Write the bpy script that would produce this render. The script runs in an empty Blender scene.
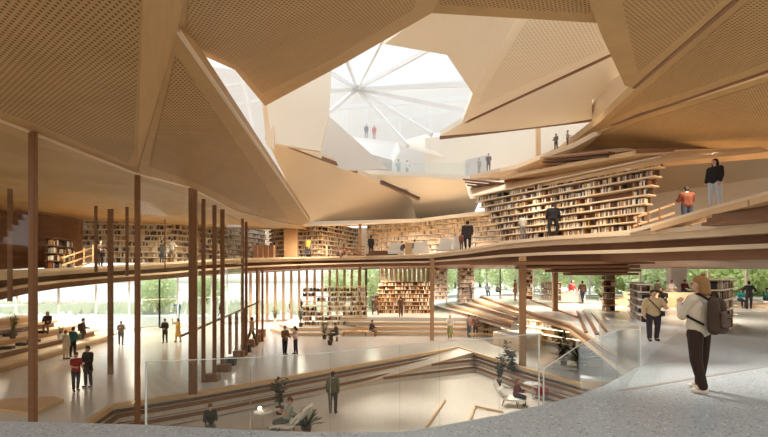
import bpy, bmesh, math, random
from mathutils import Vector, Matrix, noise
random.seed(7)
R = math.radians
FPX, CX, HY, CZ = 460.0, 384.0, 276.0, 4.7
COL = bpy.context.scene.collection

def P(px, py, D): return Vector(((px-CX)*D/FPX, D, CZ+(HY-py)*D/FPX))
def G(px, py, z):
    D = (CZ-z)*FPX/(py-HY)
    return Vector(((px-CX)*D/FPX, D, z))

# ------------------------------------------------------------------ materials
def principled(name, col, rough=.6, spec=.3, metal=0.0):
    m = bpy.data.materials.new(name); m.use_nodes = True
    b = m.node_tree.nodes['Principled BSDF']
    b.inputs['Base Color'].default_value = (*col, 1)
    b.inputs['Roughness'].default_value = rough
    b.inputs['Specular IOR Level'].default_value = spec
    b.inputs['Metallic'].default_value = metal
    return m

def N(m, t, **kw):
    n = m.node_tree.nodes.new(t)
    for k, v in kw.items(): setattr(n, k, v)
    return n
def L(m, a, b): m.node_tree.links.new(a, b)

def wood(name, c1, c2, rough=.5, scale=1.0, spec=.3, stretch=(1, 1, 14)):
    m = principled(name, c1, rough, spec); b = m.node_tree.nodes['Principled BSDF']
    tc = N(m, 'ShaderNodeTexCoord'); mp = N(m, 'ShaderNodeMapping')
    mp.inputs['Scale'].default_value = tuple(s*scale for s in stretch)
    n1 = N(m, 'ShaderNodeTexNoise'); n1.inputs['Scale'].default_value = 1.2; n1.inputs['Detail'].default_value = 6
    n2 = N(m, 'ShaderNodeTexNoise'); n2.inputs['Scale'].default_value = .35; n2.inputs['Detail'].default_value = 3
    r = N(m, 'ShaderNodeValToRGB')
    r.color_ramp.elements[0].color = (*c1, 1); r.color_ramp.elements[0].position = .3
    r.color_ramp.elements[1].color = (*c2, 1); r.color_ramp.elements[1].position = .7
    mx = N(m, 'ShaderNodeMath', operation='ADD'); mm = N(m, 'ShaderNodeMath', operation='MULTIPLY'); mm.inputs[1].default_value = .5
    L(m, tc.outputs['Object'], mp.inputs['Vector']); L(m, mp.outputs[0], n1.inputs['Vector']); L(m, tc.outputs['Object'], n2.inputs['Vector'])
    L(m, n1.outputs['Fac'], mx.inputs[0]); L(m, n2.outputs['Fac'], mx.inputs[1]); L(m, mx.outputs[0], mm.inputs[0])
    L(m, mm.outputs[0], r.inputs[0]); L(m, r.outputs[0], b.inputs['Base Color'])
    return m

def perforated(name, c1, c2, hole, cell=.072, rad=.255):
    """wood veneer drilled with a grid of oval holes; the grid runs in the panel's own UV metres"""
    m = wood(name, c1, c2, .55); b = m.node_tree.nodes['Principled BSDF']
    src = b.inputs['Base Color'].links[0].from_socket
    uv = N(m, 'ShaderNodeUVMap')
    sep = N(m, 'ShaderNodeSeparateXYZ'); L(m, uv.outputs[0], sep.inputs[0])
    def cellc(sock, size, add=None):
        d = N(m, 'ShaderNodeMath', operation='DIVIDE'); d.inputs[1].default_value = size; L(m, sock, d.inputs[0])
        o = d.outputs[0]
        if add is not None:
            a = N(m, 'ShaderNodeMath', operation='ADD'); L(m, o, a.inputs[0]); L(m, add, a.inputs[1]); o = a.outputs[0]
        f = N(m, 'ShaderNodeMath', operation='FRACT'); L(m, o, f.inputs[0])
        s = N(m, 'ShaderNodeMath', operation='SUBTRACT'); s.inputs[1].default_value = .5; L(m, f.outputs[0], s.inputs[0])
        return s.outputs[0], d.outputs[0]
    cy, yd = cellc(sep.outputs[1], cell)
    fl = N(m, 'ShaderNodeMath', operation='FLOOR'); L(m, yd, fl.inputs[0])
    hf = N(m, 'ShaderNodeMath', operation='MULTIPLY'); hf.inputs[1].default_value = .5; L(m, fl.outputs[0], hf.inputs[0])
    cx, _ = cellc(sep.outputs[0], cell*1.5, hf.outputs[0])
    cmb = N(m, 'ShaderNodeCombineXYZ'); L(m, cx, cmb.inputs[0]); L(m, cy, cmb.inputs[1])
    ln = N(m, 'ShaderNodeVectorMath', operation='LENGTH'); L(m, cmb.outputs[0], ln.inputs[0])
    mr = N(m, 'ShaderNodeMapRange'); mr.inputs['From Min'].default_value = rad-.03; mr.inputs['From Max'].default_value = rad+.03
    L(m, ln.outputs['Value'], mr.inputs['Value'])
    mix = N(m, 'ShaderNodeMix', data_type='RGBA'); L(m, mr.outputs[0], mix.inputs['Factor'])
    mix.inputs['A'].default_value = (*hole, 1); L(m, src, mix.inputs['B'])
    L(m, mix.outputs['Result'], b.inputs['Base Color'])
    return m

def terrazzo(name, base, dark, light, rough=.35, scale=38):
    m = principled(name, base, rough, .4); b = m.node_tree.nodes['Principled BSDF']
    tc = N(m, 'ShaderNodeTexCoord')
    v = N(m, 'ShaderNodeTexVoronoi'); v.inputs['Scale'].default_value = scale
    L(m, tc.outputs['Object'], v.inputs['Vector'])
    r = N(m, 'ShaderNodeValToRGB'); e = r.color_ramp.elements
    e[0].color = (*dark, 1); e[0].position = .0; e[1].color = (*base, 1); e[1].position = .16
    x = r.color_ramp.elements.new(.14); x.color = (*dark, 1)
    x = r.color_ramp.elements.new(.8); x.color = (*base, 1)
    x = r.color_ramp.elements.new(.83); x.color = (*light, 1)
    sp = N(m, 'ShaderNodeSeparateColor'); L(m, v.outputs['Color'], sp.inputs[0]); L(m, sp.outputs[0], r.inputs[0])
    d = N(m, 'ShaderNodeMath', operation='LESS_THAN'); d.inputs[1].default_value = .38; L(m, v.outputs['Distance'], d.inputs[0])
    mix = N(m, 'ShaderNodeMix', data_type='RGBA'); L(m, d.outputs[0], mix.inputs['Factor'])
    mix.inputs['A'].default_value = (*base, 1); L(m, r.outputs[0], mix.inputs['B'])
    L(m, mix.outputs['Result'], b.inputs['Base Color'])
    return m

def glass(name, tint=(.96, .98, .97), refl=1.0):
    m = bpy.data.materials.new(name); m.use_nodes = True; nt = m.node_tree; nt.nodes.clear()
    o = N(m, 'ShaderNodeOutputMaterial'); t = N(m, 'ShaderNodeBsdfTransparent'); g = N(m, 'ShaderNodeBsdfGlossy')
    t.inputs[0].default_value = (*tint, 1); g.inputs['Roughness'].default_value = .02
    f = N(m, 'ShaderNodeLayerWeight'); f.inputs[0].default_value = .5
    pw = N(m, 'ShaderNodeMath', operation='POWER'); pw.inputs[1].default_value = 4
    mu = N(m, 'ShaderNodeMath', operation='MULTIPLY_ADD'); mu.inputs[1].default_value = .55*refl; mu.inputs[2].default_value = .025*refl; mu.use_clamp = True
    x = N(m, 'ShaderNodeMixShader'); L(m, f.outputs['Facing'], pw.inputs[0]); L(m, pw.outputs[0], mu.inputs[0]); L(m, mu.outputs[0], x.inputs[0])
    L(m, t.outputs[0], x.inputs[1]); L(m, g.outputs[0], x.inputs[2]); L(m, x.outputs[0], o.inputs[0])
    return m

def emis(name, col, s):
    m = principled(name, col); b = m.node_tree.nodes['Principled BSDF']
    b.inputs['Emission Color'].default_value = (*col, 1); b.inputs['Emission Strength'].default_value = s
    return m

M = {}
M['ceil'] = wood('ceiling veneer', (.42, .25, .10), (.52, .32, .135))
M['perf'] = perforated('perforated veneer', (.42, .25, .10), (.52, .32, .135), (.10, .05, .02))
M['pale'] = wood('skylit-toned veneer', (.84, .76, .63), (.88, .80, .68), .5)  # skylight brightness put into the veneer colour, plain and perforated
M['perfpale'] = perforated('perforated skylit-toned veneer', (.84, .76, .63), (.88, .80, .68), (.55, .44, .32), .12)
M['oak'] = wood('light oak', (.58, .37, .19), (.68, .46, .26), .45)
M['lip'] = wood('pale oak lip', (.70, .54, .36), (.78, .62, .44), .45)
M['wing'] = wood('wing veneer', (.74, .60, .43), (.80, .66, .49), .45)
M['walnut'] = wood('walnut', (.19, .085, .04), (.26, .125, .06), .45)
M['colm'] = wood('column oak', (.36, .21, .11), (.44, .27, .15), .45)
M['dark'] = wood('dark walnut', (.075, .038, .02), (.11, .055, .028), .5)
M['brown'] = wood('brown timber', (.19, .09, .042), (.26, .13, .065), .45)
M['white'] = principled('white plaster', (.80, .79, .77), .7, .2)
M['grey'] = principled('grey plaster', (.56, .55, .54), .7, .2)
M['steel'] = principled('white steel', (.82, .84, .86), .45, .4)
M['terrazzo'] = terrazzo('terrazzo', (.42, .45, .45), (.08, .08, .08), (.74, .74, .70), .32, 30)
M['floor'] = terrazzo('polished pale stone', (.66, .64, .60), (.50, .48, .44), (.74, .72, .68), .2, 14)
M['pit'] = terrazzo('sandy stone', (.60, .52, .43), (.44, .37, .29), (.72, .66, .58), .4, 16)
M['terrace'] = terrazzo('smooth pale terrazzo', (.72, .75, .76), (.42, .46, .48), (.76, .78, .76), .18, 24)
M['glass'] = glass('clear glass', (.96, .98, .97), .6)
M['rail'] = glass('balustrade glass', (.95, .975, .965), 1.5)
M['glassedge'] = principled('polished glass edge', (.75, .82, .80), .15, .6)
M['mull'] = wood('mullion oak', (.42, .28, .16), (.52, .36, .22), .5)
M['metal'] = principled('pale metal', (.62, .60, .57), .35, .5, .6)
M['cushion'] = principled('cream upholstery', (.78, .74, .66), .85, .1)
M['dirt'] = principled('outdoor paving', (.66, .66, .63), .8, .2)
M['black'] = principled('black', (.02, .02, .02), .5, .3)
M['leaf'] = principled('leaf green', (.07, .12, .045), .6, .2)
M['leaf2'] = principled('plant green', (.20, .28, .09), .6, .2)
M['leafdull'] = principled('dark olive leaf', (.07, .075, .035), .6, .2)
M['tree'] = principled('tree foliage', (.66, .74, .38), .7, .1)
M['tree2'] = principled('haze-paled tree foliage', (.74, .80, .54), .7, .1)  # foliage colour paled to stand for outdoor haze
M['bark'] = principled('bark', (.20, .14, .09), .8, .1)
M['grass'] = principled('meadow', (.58, .60, .46), .9, .1)
for k_ in ('tree', 'tree2', 'leaf', 'leaf2', 'leafdull', 'grass'):
    m_ = M[k_]; b_ = m_.node_tree.nodes['Principled BSDF']; t_ = N(m_, 'ShaderNodeBsdfTranslucent'); t_.inputs[0].default_value = b_.inputs['Base Color'].default_value
    x_ = N(m_, 'ShaderNodeMixShader'); x_.inputs[0].default_value = .6; L(m_, b_.outputs[0], x_.inputs[1]); L(m_, t_.outputs[0], x_.inputs[2])
    L(m_, x_.outputs[0], m_.node_tree.nodes['Material Output'].inputs[0])
M['lamp'] = emis('lamp', (1, .78, .5), 6)
M['strip'] = emis('light strip', (1, .80, .52), 5)
BOOKC = [('dark brown', (.10, .05, .03)), ('cream', (.72, .62, .46)), ('tan', (.42, .27, .14)), ('rust', (.34, .12, .05)),
         ('black', (.03, .03, .03)), ('grey', (.34, .32, .29)), ('ochre', (.50, .32, .10)), ('white', (.80, .77, .70))]
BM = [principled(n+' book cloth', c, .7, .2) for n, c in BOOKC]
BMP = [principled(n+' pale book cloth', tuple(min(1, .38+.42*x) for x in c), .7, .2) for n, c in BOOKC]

_mc = {}
def colmat(c, rough=.8):
    k = (tuple(round(x, 3) for x in c), rough)
    if k not in _mc: _mc[k] = principled('cloth', c, rough, .15)
    return _mc[k]

# ------------------------------------------------------------------ mesh builder
class MB:
    def __init__(s): s.v = []; s.f = []; s.mi = []; s.uv = None
    def add(s, vs, fs, mi=0):
        o = len(s.v); s.v += [Vector(v) for v in vs]
        s.f += [tuple(i+o for i in f) for f in fs]; s.mi += [mi]*len(fs); return s
    def prism(s, pts, vec, mi=0):
        n = len(pts); a = [Vector(p) for p in pts]; vec = Vector(vec)
        nm = Vector((0, 0, 0))
        for i in range(n): nm += a[i].cross(a[(i+1) % n])
        if nm.dot(vec) > 0: a = a[::-1]           # first cap faces away from vec
        b = [p+vec for p in a]
        fs = [tuple(range(n)), tuple(range(2*n-1, n-1, -1))]
        fs += [((i+1) % n, i, i+n, (i+1) % n+n) for i in range(n)]
        return s.add(a+b, fs, mi)
    def box(s, c, size, rz=0, mi=0):
        c = Vector(c); hx, hy, hz = size[0]/2, size[1]/2, size[2]/2
        ca, sa = math.cos(rz), math.sin(rz)
        vs = [c+Vector((x*ca-y*sa, x*sa+y*ca, z)) for z in (-hz, hz) for x, y in ((-hx, -hy), (hx, -hy), (hx, hy), (-hx, hy))]
        return s.add(vs, [(3, 2, 1, 0), (4, 5, 6, 7), (0, 1, 5, 4), (1, 2, 6, 5), (2, 3, 7, 6), (3, 0, 4, 7)], mi)
    def beam(s, a, b, w, h, mi=0, up=(0, 0, 1)):
        a = Vector(a); b = Vector(b); d = (b-a).normalized(); u = Vector(up)
        if abs(d.dot(u)) > .98: u = Vector((0, 1, 0))
        sd = d.cross(u).normalized(); u2 = sd.cross(d).normalized()
        vs = [p+sd*x*w/2+u2*y*h/2 for p in (a, b) for x, y in ((-1, -1), (1, -1), (1, 1), (-1, 1))]
        return s.add(vs, [(0, 1, 2, 3), (7, 6, 5, 4), (0, 4, 5, 1), (1, 5, 6, 2), (2, 6, 7, 3), (3, 7, 4, 0)], mi)
    def cone(s, a, ra, b, rb, n=10, mi=0, caps=True):
        a = Vector(a); b = Vector(b); d = (b-a).normalized()
        u = Vector((0, 0, 1)) if abs(d.z) < .9 else Vector((1, 0, 0))
        x = d.cross(u).normalized(); y = d.cross(x)
        vs = []
        for p, r in ((a, ra), (b, rb)):
            vs += [p+x*math.cos(2*math.pi*i/n)*r+y*math.sin(2*math.pi*i/n)*r for i in range(n)]
        fs = [((i+1) % n, i, i+n, (i+1) % n+n) for i in range(n)]
        if caps: fs += [tuple(range(n)), tuple(range(2*n-1, n-1, -1))]
        return s.add(vs, fs, mi)
    def ball(s, c, r, n=10, m=7, mi=0):
        c = Vector(c); r = r if hasattr(r, '__len__') else (r, r, r)
        vs = [c+Vector((0, 0, r[2]))]
        for j in range(1, m):
            t = math.pi*j/m
            vs += [c+Vector((r[0]*math.sin(t)*math.cos(2*math.pi*i/n), r[1]*math.sin(t)*math.sin(2*math.pi*i/n), r[2]*math.cos(t))) for i in range(n)]
        vs.append(c-Vector((0, 0, r[2]))); fs = []
        for i in range(n): fs.append((0, 1+i, 1+(i+1) % n))
        for j in range(m-2):
            for i in range(n): fs.append((1+j*n+i, 1+(j+1)*n+i, 1+(j+1)*n+(i+1) % n, 1+j*n+(i+1) % n))
        l = len(vs)-1
        for i in range(n): fs.append((l, 1+(m-2)*n+(i+1) % n, 1+(m-2)*n+i))
        return s.add(vs, fs, mi)
    def cap(s, a, ra, b, rb, n=10):
        s.cone(a, ra, b, rb, n); s.ball(a, ra, n, 6); s.ball(b, rb, n, 6); return s
    def mesh(s, name, mats, off=Vector((0, 0, 0)), smooth=False):
        me = bpy.data.meshes.new(name)
        me.from_pydata([tuple(v-off) for v in s.v], [], s.f)
        for m in (mats if isinstance(mats, (list, tuple)) else [mats]): me.materials.append(m)
        me.polygons.foreach_set('material_index', s.mi)
        if smooth: me.polygons.foreach_set('use_smooth', [True]*len(s.f))
        me.update(); return me
    def build(s, name, mats, parent=None, smooth=False, local=False, at=None):
        off = Vector((0, 0, 0))
        if parent is not None and not local:
            p = parent
            while p is not None: off = off+p.location; p = p.parent
        if at is not None: off = Vector(at)
        o = bpy.data.objects.new(name, s.mesh(name, mats, off, smooth)); COL.objects.link(o)
        if parent is not None: o.parent = parent
        elif at is not None: o.location = at
        return o

def tag(o, label=None, cat=None, group=None, kind=None):
    if label: o['label'] = label
    if cat: o['category'] = cat
    if group: o['group'] = group
    if kind: o['kind'] = kind
    return o
def thing(name, label, cat, loc, group=None, rz=0):
    o = bpy.data.objects.new(name, None); COL.objects.link(o); o.location = loc; o.rotation_euler[2] = rz
    o.empty_display_size = .2
    return tag(o, label, cat, group)
def struct(name, mb, mats, parent=None, **k):
    o = mb.build(name, mats, parent, **k)
    if parent is None: o['kind'] = 'structure'
    return o

# ------------------------------------------------------------------ camera, world
cam = bpy.data.cameras.new('camera'); co = bpy.data.objects.new('camera', cam); COL.objects.link(co)
co.location = (0, 0, CZ); co.rotation_euler = (R(90), 0, 0)
cam.sensor_width = 36; cam.lens = FPX/768*36; cam.shift_y = (HY-218.5)/768; cam.clip_end = 500
sc = bpy.context.scene; sc.camera = co
sc.view_settings.view_transform = 'Standard'; sc.view_settings.look = 'None'
sc.view_settings.gamma = 1; sc.view_settings.use_curve_mapping = False
sc.view_settings.exposure = 0.22

w = bpy.data.worlds.new('sky'); sc.world = w; w.use_nodes = True
nt = w.node_tree; bg = nt.nodes['Background']
tc = nt.nodes.new('ShaderNodeTexCoord'); sx = nt.nodes.new('ShaderNodeSeparateXYZ'); rp = nt.nodes.new('ShaderNodeValToRGB')
nt.links.new(tc.outputs['Generated'], sx.inputs[0])
mr = nt.nodes.new('ShaderNodeMapRange'); mr.inputs['From Min'].default_value = -1
nt.links.new(sx.outputs[2], mr.inputs[0]); nt.links.new(mr.outputs[0], rp.inputs[0])
e = rp.color_ramp.elements
e[0].position = .0; e[0].color = (.16, .12, .08, 1)
e[1].position = 1.0; e[1].color = (.60, .64, .68, 1)
x = e.new(.49); x.color = (.40, .33, .24, 1)
x = e.new(.51); x.color = (1.9, 1.9, 1.85, 1)
x = e.new(.62); x.color = (.72, .75, .78, 1)
nt.links.new(rp.outputs[0], bg.inputs[0]); bg.inputs[1].default_value = 1.25

def sun(name, d, energy, angle, col=(1, 1, 1)):
    l = bpy.data.lights.new(name, 'SUN'); l.energy = energy; l.angle = R(angle); l.color = col
    o = bpy.data.objects.new(name, l); COL.objects.link(o)
    o.rotation_euler = Vector(d).to_track_quat('-Z', 'Y').to_euler(); o.location = (0, 0, 40)
    return o
sun('sun', (.35, -.55, -1.0), 4.5, 10, (1, .96, .90))
def spot(loc, target, energy, size=100, blend=.9, col=(1, .86, .68), rad=.3):
    l = bpy.data.lights.new('added_fill_spot', 'SPOT'); l.energy = energy; l.spot_size = R(size); l.spot_blend = blend  # unseen fill light added for brightness, no fixture modelled
    l.color = col; l.shadow_soft_size = rad
    o = bpy.data.objects.new('added_fill_spot', l); COL.objects.link(o); o.location = loc
    o.rotation_euler = (Vector(target)-Vector(loc)).to_track_quat('-Z', 'Y').to_euler()
    return o

# ------------------------------------------------------------------ folded ceiling
def plane3(a, b, c):
    a, b, c = P(*a), P(*b), P(*c); n = (b-a).cross(c-a).normalized(); return a, n
def hit(pl, px, py, lift=0.0):
    o = Vector((0, 0, CZ)); d = Vector(((px-CX)/FPX, 1, (HY-py)/FPX)); a, n = pl
    t = (a-o).dot(n)/d.dot(n); p = o+d*t
    if lift:
        s = n if n.dot(d) < 0 else -n
        p = p+s*lift
    return p
def uvplane(o, n, udir=None):
    me = o.data; uv = me.uv_layers.new(name='UVMap')
    u = Vector(udir) if udir is not None else Vector((1, 0, 0)); u = (u-n*u.dot(n)).normalized(); v = n.cross(u)
    for lp in me.loops:
        p = me.vertices[lp.vertex_index].co; uv.data[lp.index].uv = (p.dot(u), p.dot(v))
cn = [0]
def facet(anch, poly, mat='ceil', perf=None, pmat='perf', t=(0, 0, .35), edge=None, udir=None):
    """one folded ceiling plate; poly in the plane through the three anchor points"""
    pl = plane3(*anch); cn[0] += 1
    o = struct('ceiling', MB().prism([hit(pl, *q) for q in poly], t), M[mat])
    for q in (perf or []):
        pts = [hit(pl, *c, lift=.012) for c in q]
        nn = pl[1]; d = pts[0]-Vector((0, 0, CZ)); back = nn*(.01 if nn.dot(d) > 0 else -.01)
        p = struct('perforated_panel', MB().prism(pts, back), M[pmat], o)
        uvplane(p, nn, udir)
    if edge:
        (q0, q1, th, mt) = edge
        a, b = hit(pl, *q0), hit(pl, *q1)
        struct('trim_or_gap_shade', MB().beam(a+Vector((0, 0, th*.4)), b+Vector((0, 0, th*.4)), .12, th), M[mt], o)
    return pl
# left, over the glass wall
plL = facet(((0, 119, 10.3), (137, 172, 14.6), (143, 0, 6.4)),
      [(-260, 20), (0, 119), (33, 131), (137, 173), (143, 0), (148, -160), (-260, -250)],
      perf=[[(-260, 0), (-2, 110), (33, 122), (128, 163), (134, 150), (141, -2), (146, -120), (-260, -200)]], udir=(0, 1, 0))
plT = facet(((137, 173, 14.6), (308, 224, 34), (177, 32, 8.1)),
      [(137, 173), (190, 187), (240, 212), (272, 229), (300, 226), (310, 222), (177, 32)],
      perf=[[(150, 167), (192, 181), (240, 204), (270, 219), (287, 217), (176, 55), (153, 148)]], udir=(0, 1, 0),
      edge=((177, 32), (310, 222), .05, 'lip'))
facet(((143, 0, 6.4), (177, 32, 8.1), (137, 172, 14.6)), [(177, 32), (137, 173), (143, 0), (148, -160), (215, -160)])
# centre, big perforated plate in front of the atrium
plC = facet(((180, 0, 7.2), (265, 106, 17), (430, 14, 11.1)),
      [(176, 32), (195, 52), (235, 70), (265, 106), (340, 66), (432, 13), (470, -60), (300, -220), (176, -200), (172, 0)],
      perf=[[(188, 5), (186, 28), (199, 48), (238, 66), (262, 93), (330, 60), (412, 10), (440, -50), (300, -190), (188, -160)]], udir=(.3, 1, 0))
plC2 = facet(((430, 13, 11.1), (597, 23, 11.0), (430, -60, 8.6)),
      [(430, 13), (597, 23), (602, -10), (610, -200), (470, -200), (425, -40)],
      perf=[[(440, 4), (590, 13), (594, -10), (600, -180), (470, -180), (436, -40)]], udir=(1, .2, 0))
facet(((590, 0, 9.4), (632, 88, 15), (618, 0, 9.4)), [(583, -60), (589, 0), (600, 32), (625, 86), (634, 88), (617, 0), (610, -60)])
plC3 = facet(((617, 0, 9.4), (734, 0, 9.5), (633, 88, 15)), [(604, -60), (617, 0), (634, 88), (736, 0), (800, -56), (800, -200), (600, -200)],
      perf=[[(616, -40), (622, 0), (638, 73), (722, 0), (780, -52), (780, -180), (616, -180)]], udir=(1, -.2, 0), edge=((634, 88), (736, 0), .24, 'walnut'))
# right, stacked blades
plC4 = facet(((735, 3, 10.2), (600, 122, 21.5), (768, 74, 12.5)),
      [(548, 160), (600, 122), (635, 90), (735, 3), (830, -80), (860, 40), (768, 72), (700, 95), (637, 114), (605, 128), (570, 148)],
      perf=[[(606, 123), (640, 94), (745, 4), (830, -66), (850, 34), (768, 62), (700, 87), (640, 106)]], udir=(-1, .8, 0),
      edge=((612, 125), (860, 40), .26, 'walnut'))  # dark edge strip stands in for the shadow gap over the next blade
plC5 = facet(((768, 78, 12.9), (605, 131, 22.3), (768, 148, 17)),
      [(500, 175), (548, 156), (605, 130), (640, 116), (700, 98), (768, 76), (880, 40), (880, 146), (768, 148), (700, 148), (640, 151), (600, 155), (548, 164), (505, 178)],
      perf=[[(590, 141), (640, 121), (700, 103), (768, 82), (870, 50), (870, 140), (768, 141), (700, 141), (640, 143)]], udir=(-1, .3, 0),
      t=(0, .1, .3))
# pale plates round the skylight
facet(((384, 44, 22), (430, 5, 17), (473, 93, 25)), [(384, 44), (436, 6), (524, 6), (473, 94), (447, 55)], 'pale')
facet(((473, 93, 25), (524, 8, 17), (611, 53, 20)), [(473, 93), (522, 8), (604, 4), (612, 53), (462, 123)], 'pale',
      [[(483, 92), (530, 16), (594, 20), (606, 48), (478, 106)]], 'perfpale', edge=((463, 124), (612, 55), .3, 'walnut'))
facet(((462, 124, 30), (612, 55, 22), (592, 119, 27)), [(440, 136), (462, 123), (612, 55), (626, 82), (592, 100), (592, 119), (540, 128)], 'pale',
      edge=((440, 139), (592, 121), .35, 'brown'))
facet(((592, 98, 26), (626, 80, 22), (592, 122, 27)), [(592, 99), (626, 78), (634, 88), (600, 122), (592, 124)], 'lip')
# white upright panels of the upper floor, left of the skylight
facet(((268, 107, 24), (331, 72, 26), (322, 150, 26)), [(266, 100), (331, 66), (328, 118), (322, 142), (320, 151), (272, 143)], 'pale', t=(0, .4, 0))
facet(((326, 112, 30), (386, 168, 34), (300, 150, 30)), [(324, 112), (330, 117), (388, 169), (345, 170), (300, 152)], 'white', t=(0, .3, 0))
facet(((190, 40, 24), (275, 150, 24), (275, 60, 25)), [(262, 100), (274, 100), (274, 150), (266, 144)], 'lip', t=(0, .3, 0))
# sweeping wing soffits of the fourth level
plW1 = facet(((266, 139, 26), (357, 173, 34), (300, 225, 36)),
      [(266, 139), (300, 150), (357, 173), (390, 187), (420, 198), (420, 222), (360, 224), (300, 226), (306, 220)], 'wing',
      edge=((266, 139), (357, 173), .25, 'walnut'))
plW2 = facet(((357, 173, 37), (470, 180, 36), (420, 215, 43)),
      [(357, 173), (400, 176), (440, 178), (470, 180), (505, 186), (480, 200), (470, 222), (418, 224), (408, 190)], 'pale')

# stacked boards set into the wing soffits
def boards(name, a, b, n, w, h, mats, step):
    a = Vector(a); b = Vector(b); t = thing(name, LAB.pop(0), 'timber stack', a)
    for k in range(n):
        s = Vector(step)*k
        MB().beam(a+s, b+s*1.0, w, h).build('board', M[mats[k % len(mats)]], t)
LAB = ['dark boards set in the slot of the wing soffit left of the upper walkway',
       'brown boards stacked under the thin tip of the upper walkway',
       'brown boards stacked below the upper walkway above the large bookshelf wall',
       'thick brown boards under the ramp beside the dark-haired woman']
boards('board_stack', P(381, 181, 34), P(419, 198, 36.5), 2, .3, .08, ['dark', 'walnut'], (0, .2, -.12))
boards('board_stack', P(467, 180, 33), P(507, 184, 30), 3, .8, .12, ['walnut', 'brown'], (.2, .3, -.15))
boards('board_stack', P(546, 159, 25.4), P(612, 152.5, 21.8), 3, .4, .08, ['walnut', 'dark'], (.05, .3, -.11))

# ------------------------------------------------------------------ skylight lantern
lan = struct('window_1', MB().prism([P(300, -10, 56), P(560, -10, 56), P(560, 20, 56), P(300, 20, 56)], (0, .3, 0)), M['steel'])
hub = P(357, 89, 42)
mb = MB(); mb.ball(hub, .5)
for px, py, D in ((326, 70, 30), (345, 55, 28), (384, 36, 26), (436, 45, 26), (478, 84, 28), (470, 112, 30), (432, 135, 32), (408, 146, 34), (330, 112, 34), (322, 92, 32)):
    mb.beam(hub, P(px, py, D), .16, .3)
mb.beam(P(320, 78, 60), P(357, 91, 58), .5, .7); mb.beam(P(357, 91, 58), P(480, 80, 60), .4, .6)
mb.beam(P(330, 108, 56), P(470, 98, 56), .3, .5); mb.beam(P(370, 122, 52), P(470, 108, 52), .3, .4)
for px in (346, 366, 400, 430): mb.beam(P(px, 150, 60), P(px, 96, 60), .3, .3)
struct('window_frame', mb, M['steel'], lan)
struct('wall_back', MB().prism([P(300, 78, 64), P(357, 93, 62), P(500, 82, 62), P(500, 170, 62), P(300, 170, 64)], (0, .4, 0)), M['white'])
# white beams behind the narrow slot at upper left
mb = MB()
for a, b in (((180, 92, 26), (280, 78, 30)), ((200, 112, 26), (280, 96, 30)), ((238, 60, 28), (258, 150, 28))): mb.beam(P(*a), P(*b), .12, .18)
s2 = struct('window_2', mb, M['steel'])
struct('wall_left', MB().prism([P(170, 62, 34), P(290, 76, 38), P(290, 200, 38), P(170, 200, 34)], (-.1, .4, 0)), M['white'])

# ------------------------------------------------------------------ ground floor, pit, deck, terrace
pit_edge = [Vector((-9.6, 14.9)), Vector((-9.9, 16.8)), Vector((-7.7, 18.5)), Vector((-4.8, 21.2)), Vector((.93, 26.7)), Vector((5.0, 30.5)),
            Vector((5.6, 28.4)), Vector((7.2, 23.5)), Vector((9.06, 19.3)), Vector((9.9, 16.0))]
def v3(p, z): return Vector((p[0], p[1], z))
outer = [(-60, 1), (-9.6, 1)]+[tuple(p) for p in pit_edge]+[(9.9, 1), (60, 1), (60, 53), (-60, 53)]
struct('floor', MB().prism([v3(p, 0) for p in outer], (0, 0, -.3)), M['floor'])
ctr = Vector((.5, 12))
def ring(f, z): return [v3(ctr+(p-ctr)*f, z) for p in pit_edge]
zs = [(1.0, 0, .945), (.945, -.35, .89), (.89, -.7, .86)]
steps = thing('pit_steps', 'two broad timber-edged steps running down into the sunken floor', 'steps', (0, 20, -.5))
for f, z, f2 in ((1.0, -.33, .975), (.975, -.66, .948)):
    a = ring(f+.003, z); b = ring(f2, z)
    for i in range(len(a)-1):
        pass
    m = MB()
    for i in range(len(a)-1):
        m.prism([a[i], a[i+1], b[i+1], b[i]], (0, 0, -.3))
    m.build('step', M['pit'], steps)
    m = MB()
    for i in range(len(b)-1): m.beam(b[i]+Vector((0, 0, -.05)), b[i+1]+Vector((0, 0, -.05)), .1, .13)
    m.build('step_nosing', M['brown'], steps)
m = MB(); a = ring(1.0, .005)
for i in range(len(a)-1): m.beam(a[i]+Vector((0, 0, -.06)), a[i+1]+Vector((0, 0, -.06)), .22, .16)
m.build('edge_nosing', M['oak'], steps)
m = MB(); a = ring(1.0, -.2)
for i in range(len(a)-1): m.prism([a[i], a[i+1], a[i+1]+Vector((0, 0, -1)), a[i]+Vector((0, 0, -1))], (0, .05, 0))
m.build('riser', M['brown'], steps)
struct('floor', MB().prism([(-13, 0, -1), (12, 0, -1), (12, 32, -1), (-13, 32, -1)], (0, 0, -.3)), M['pit'])
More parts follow.
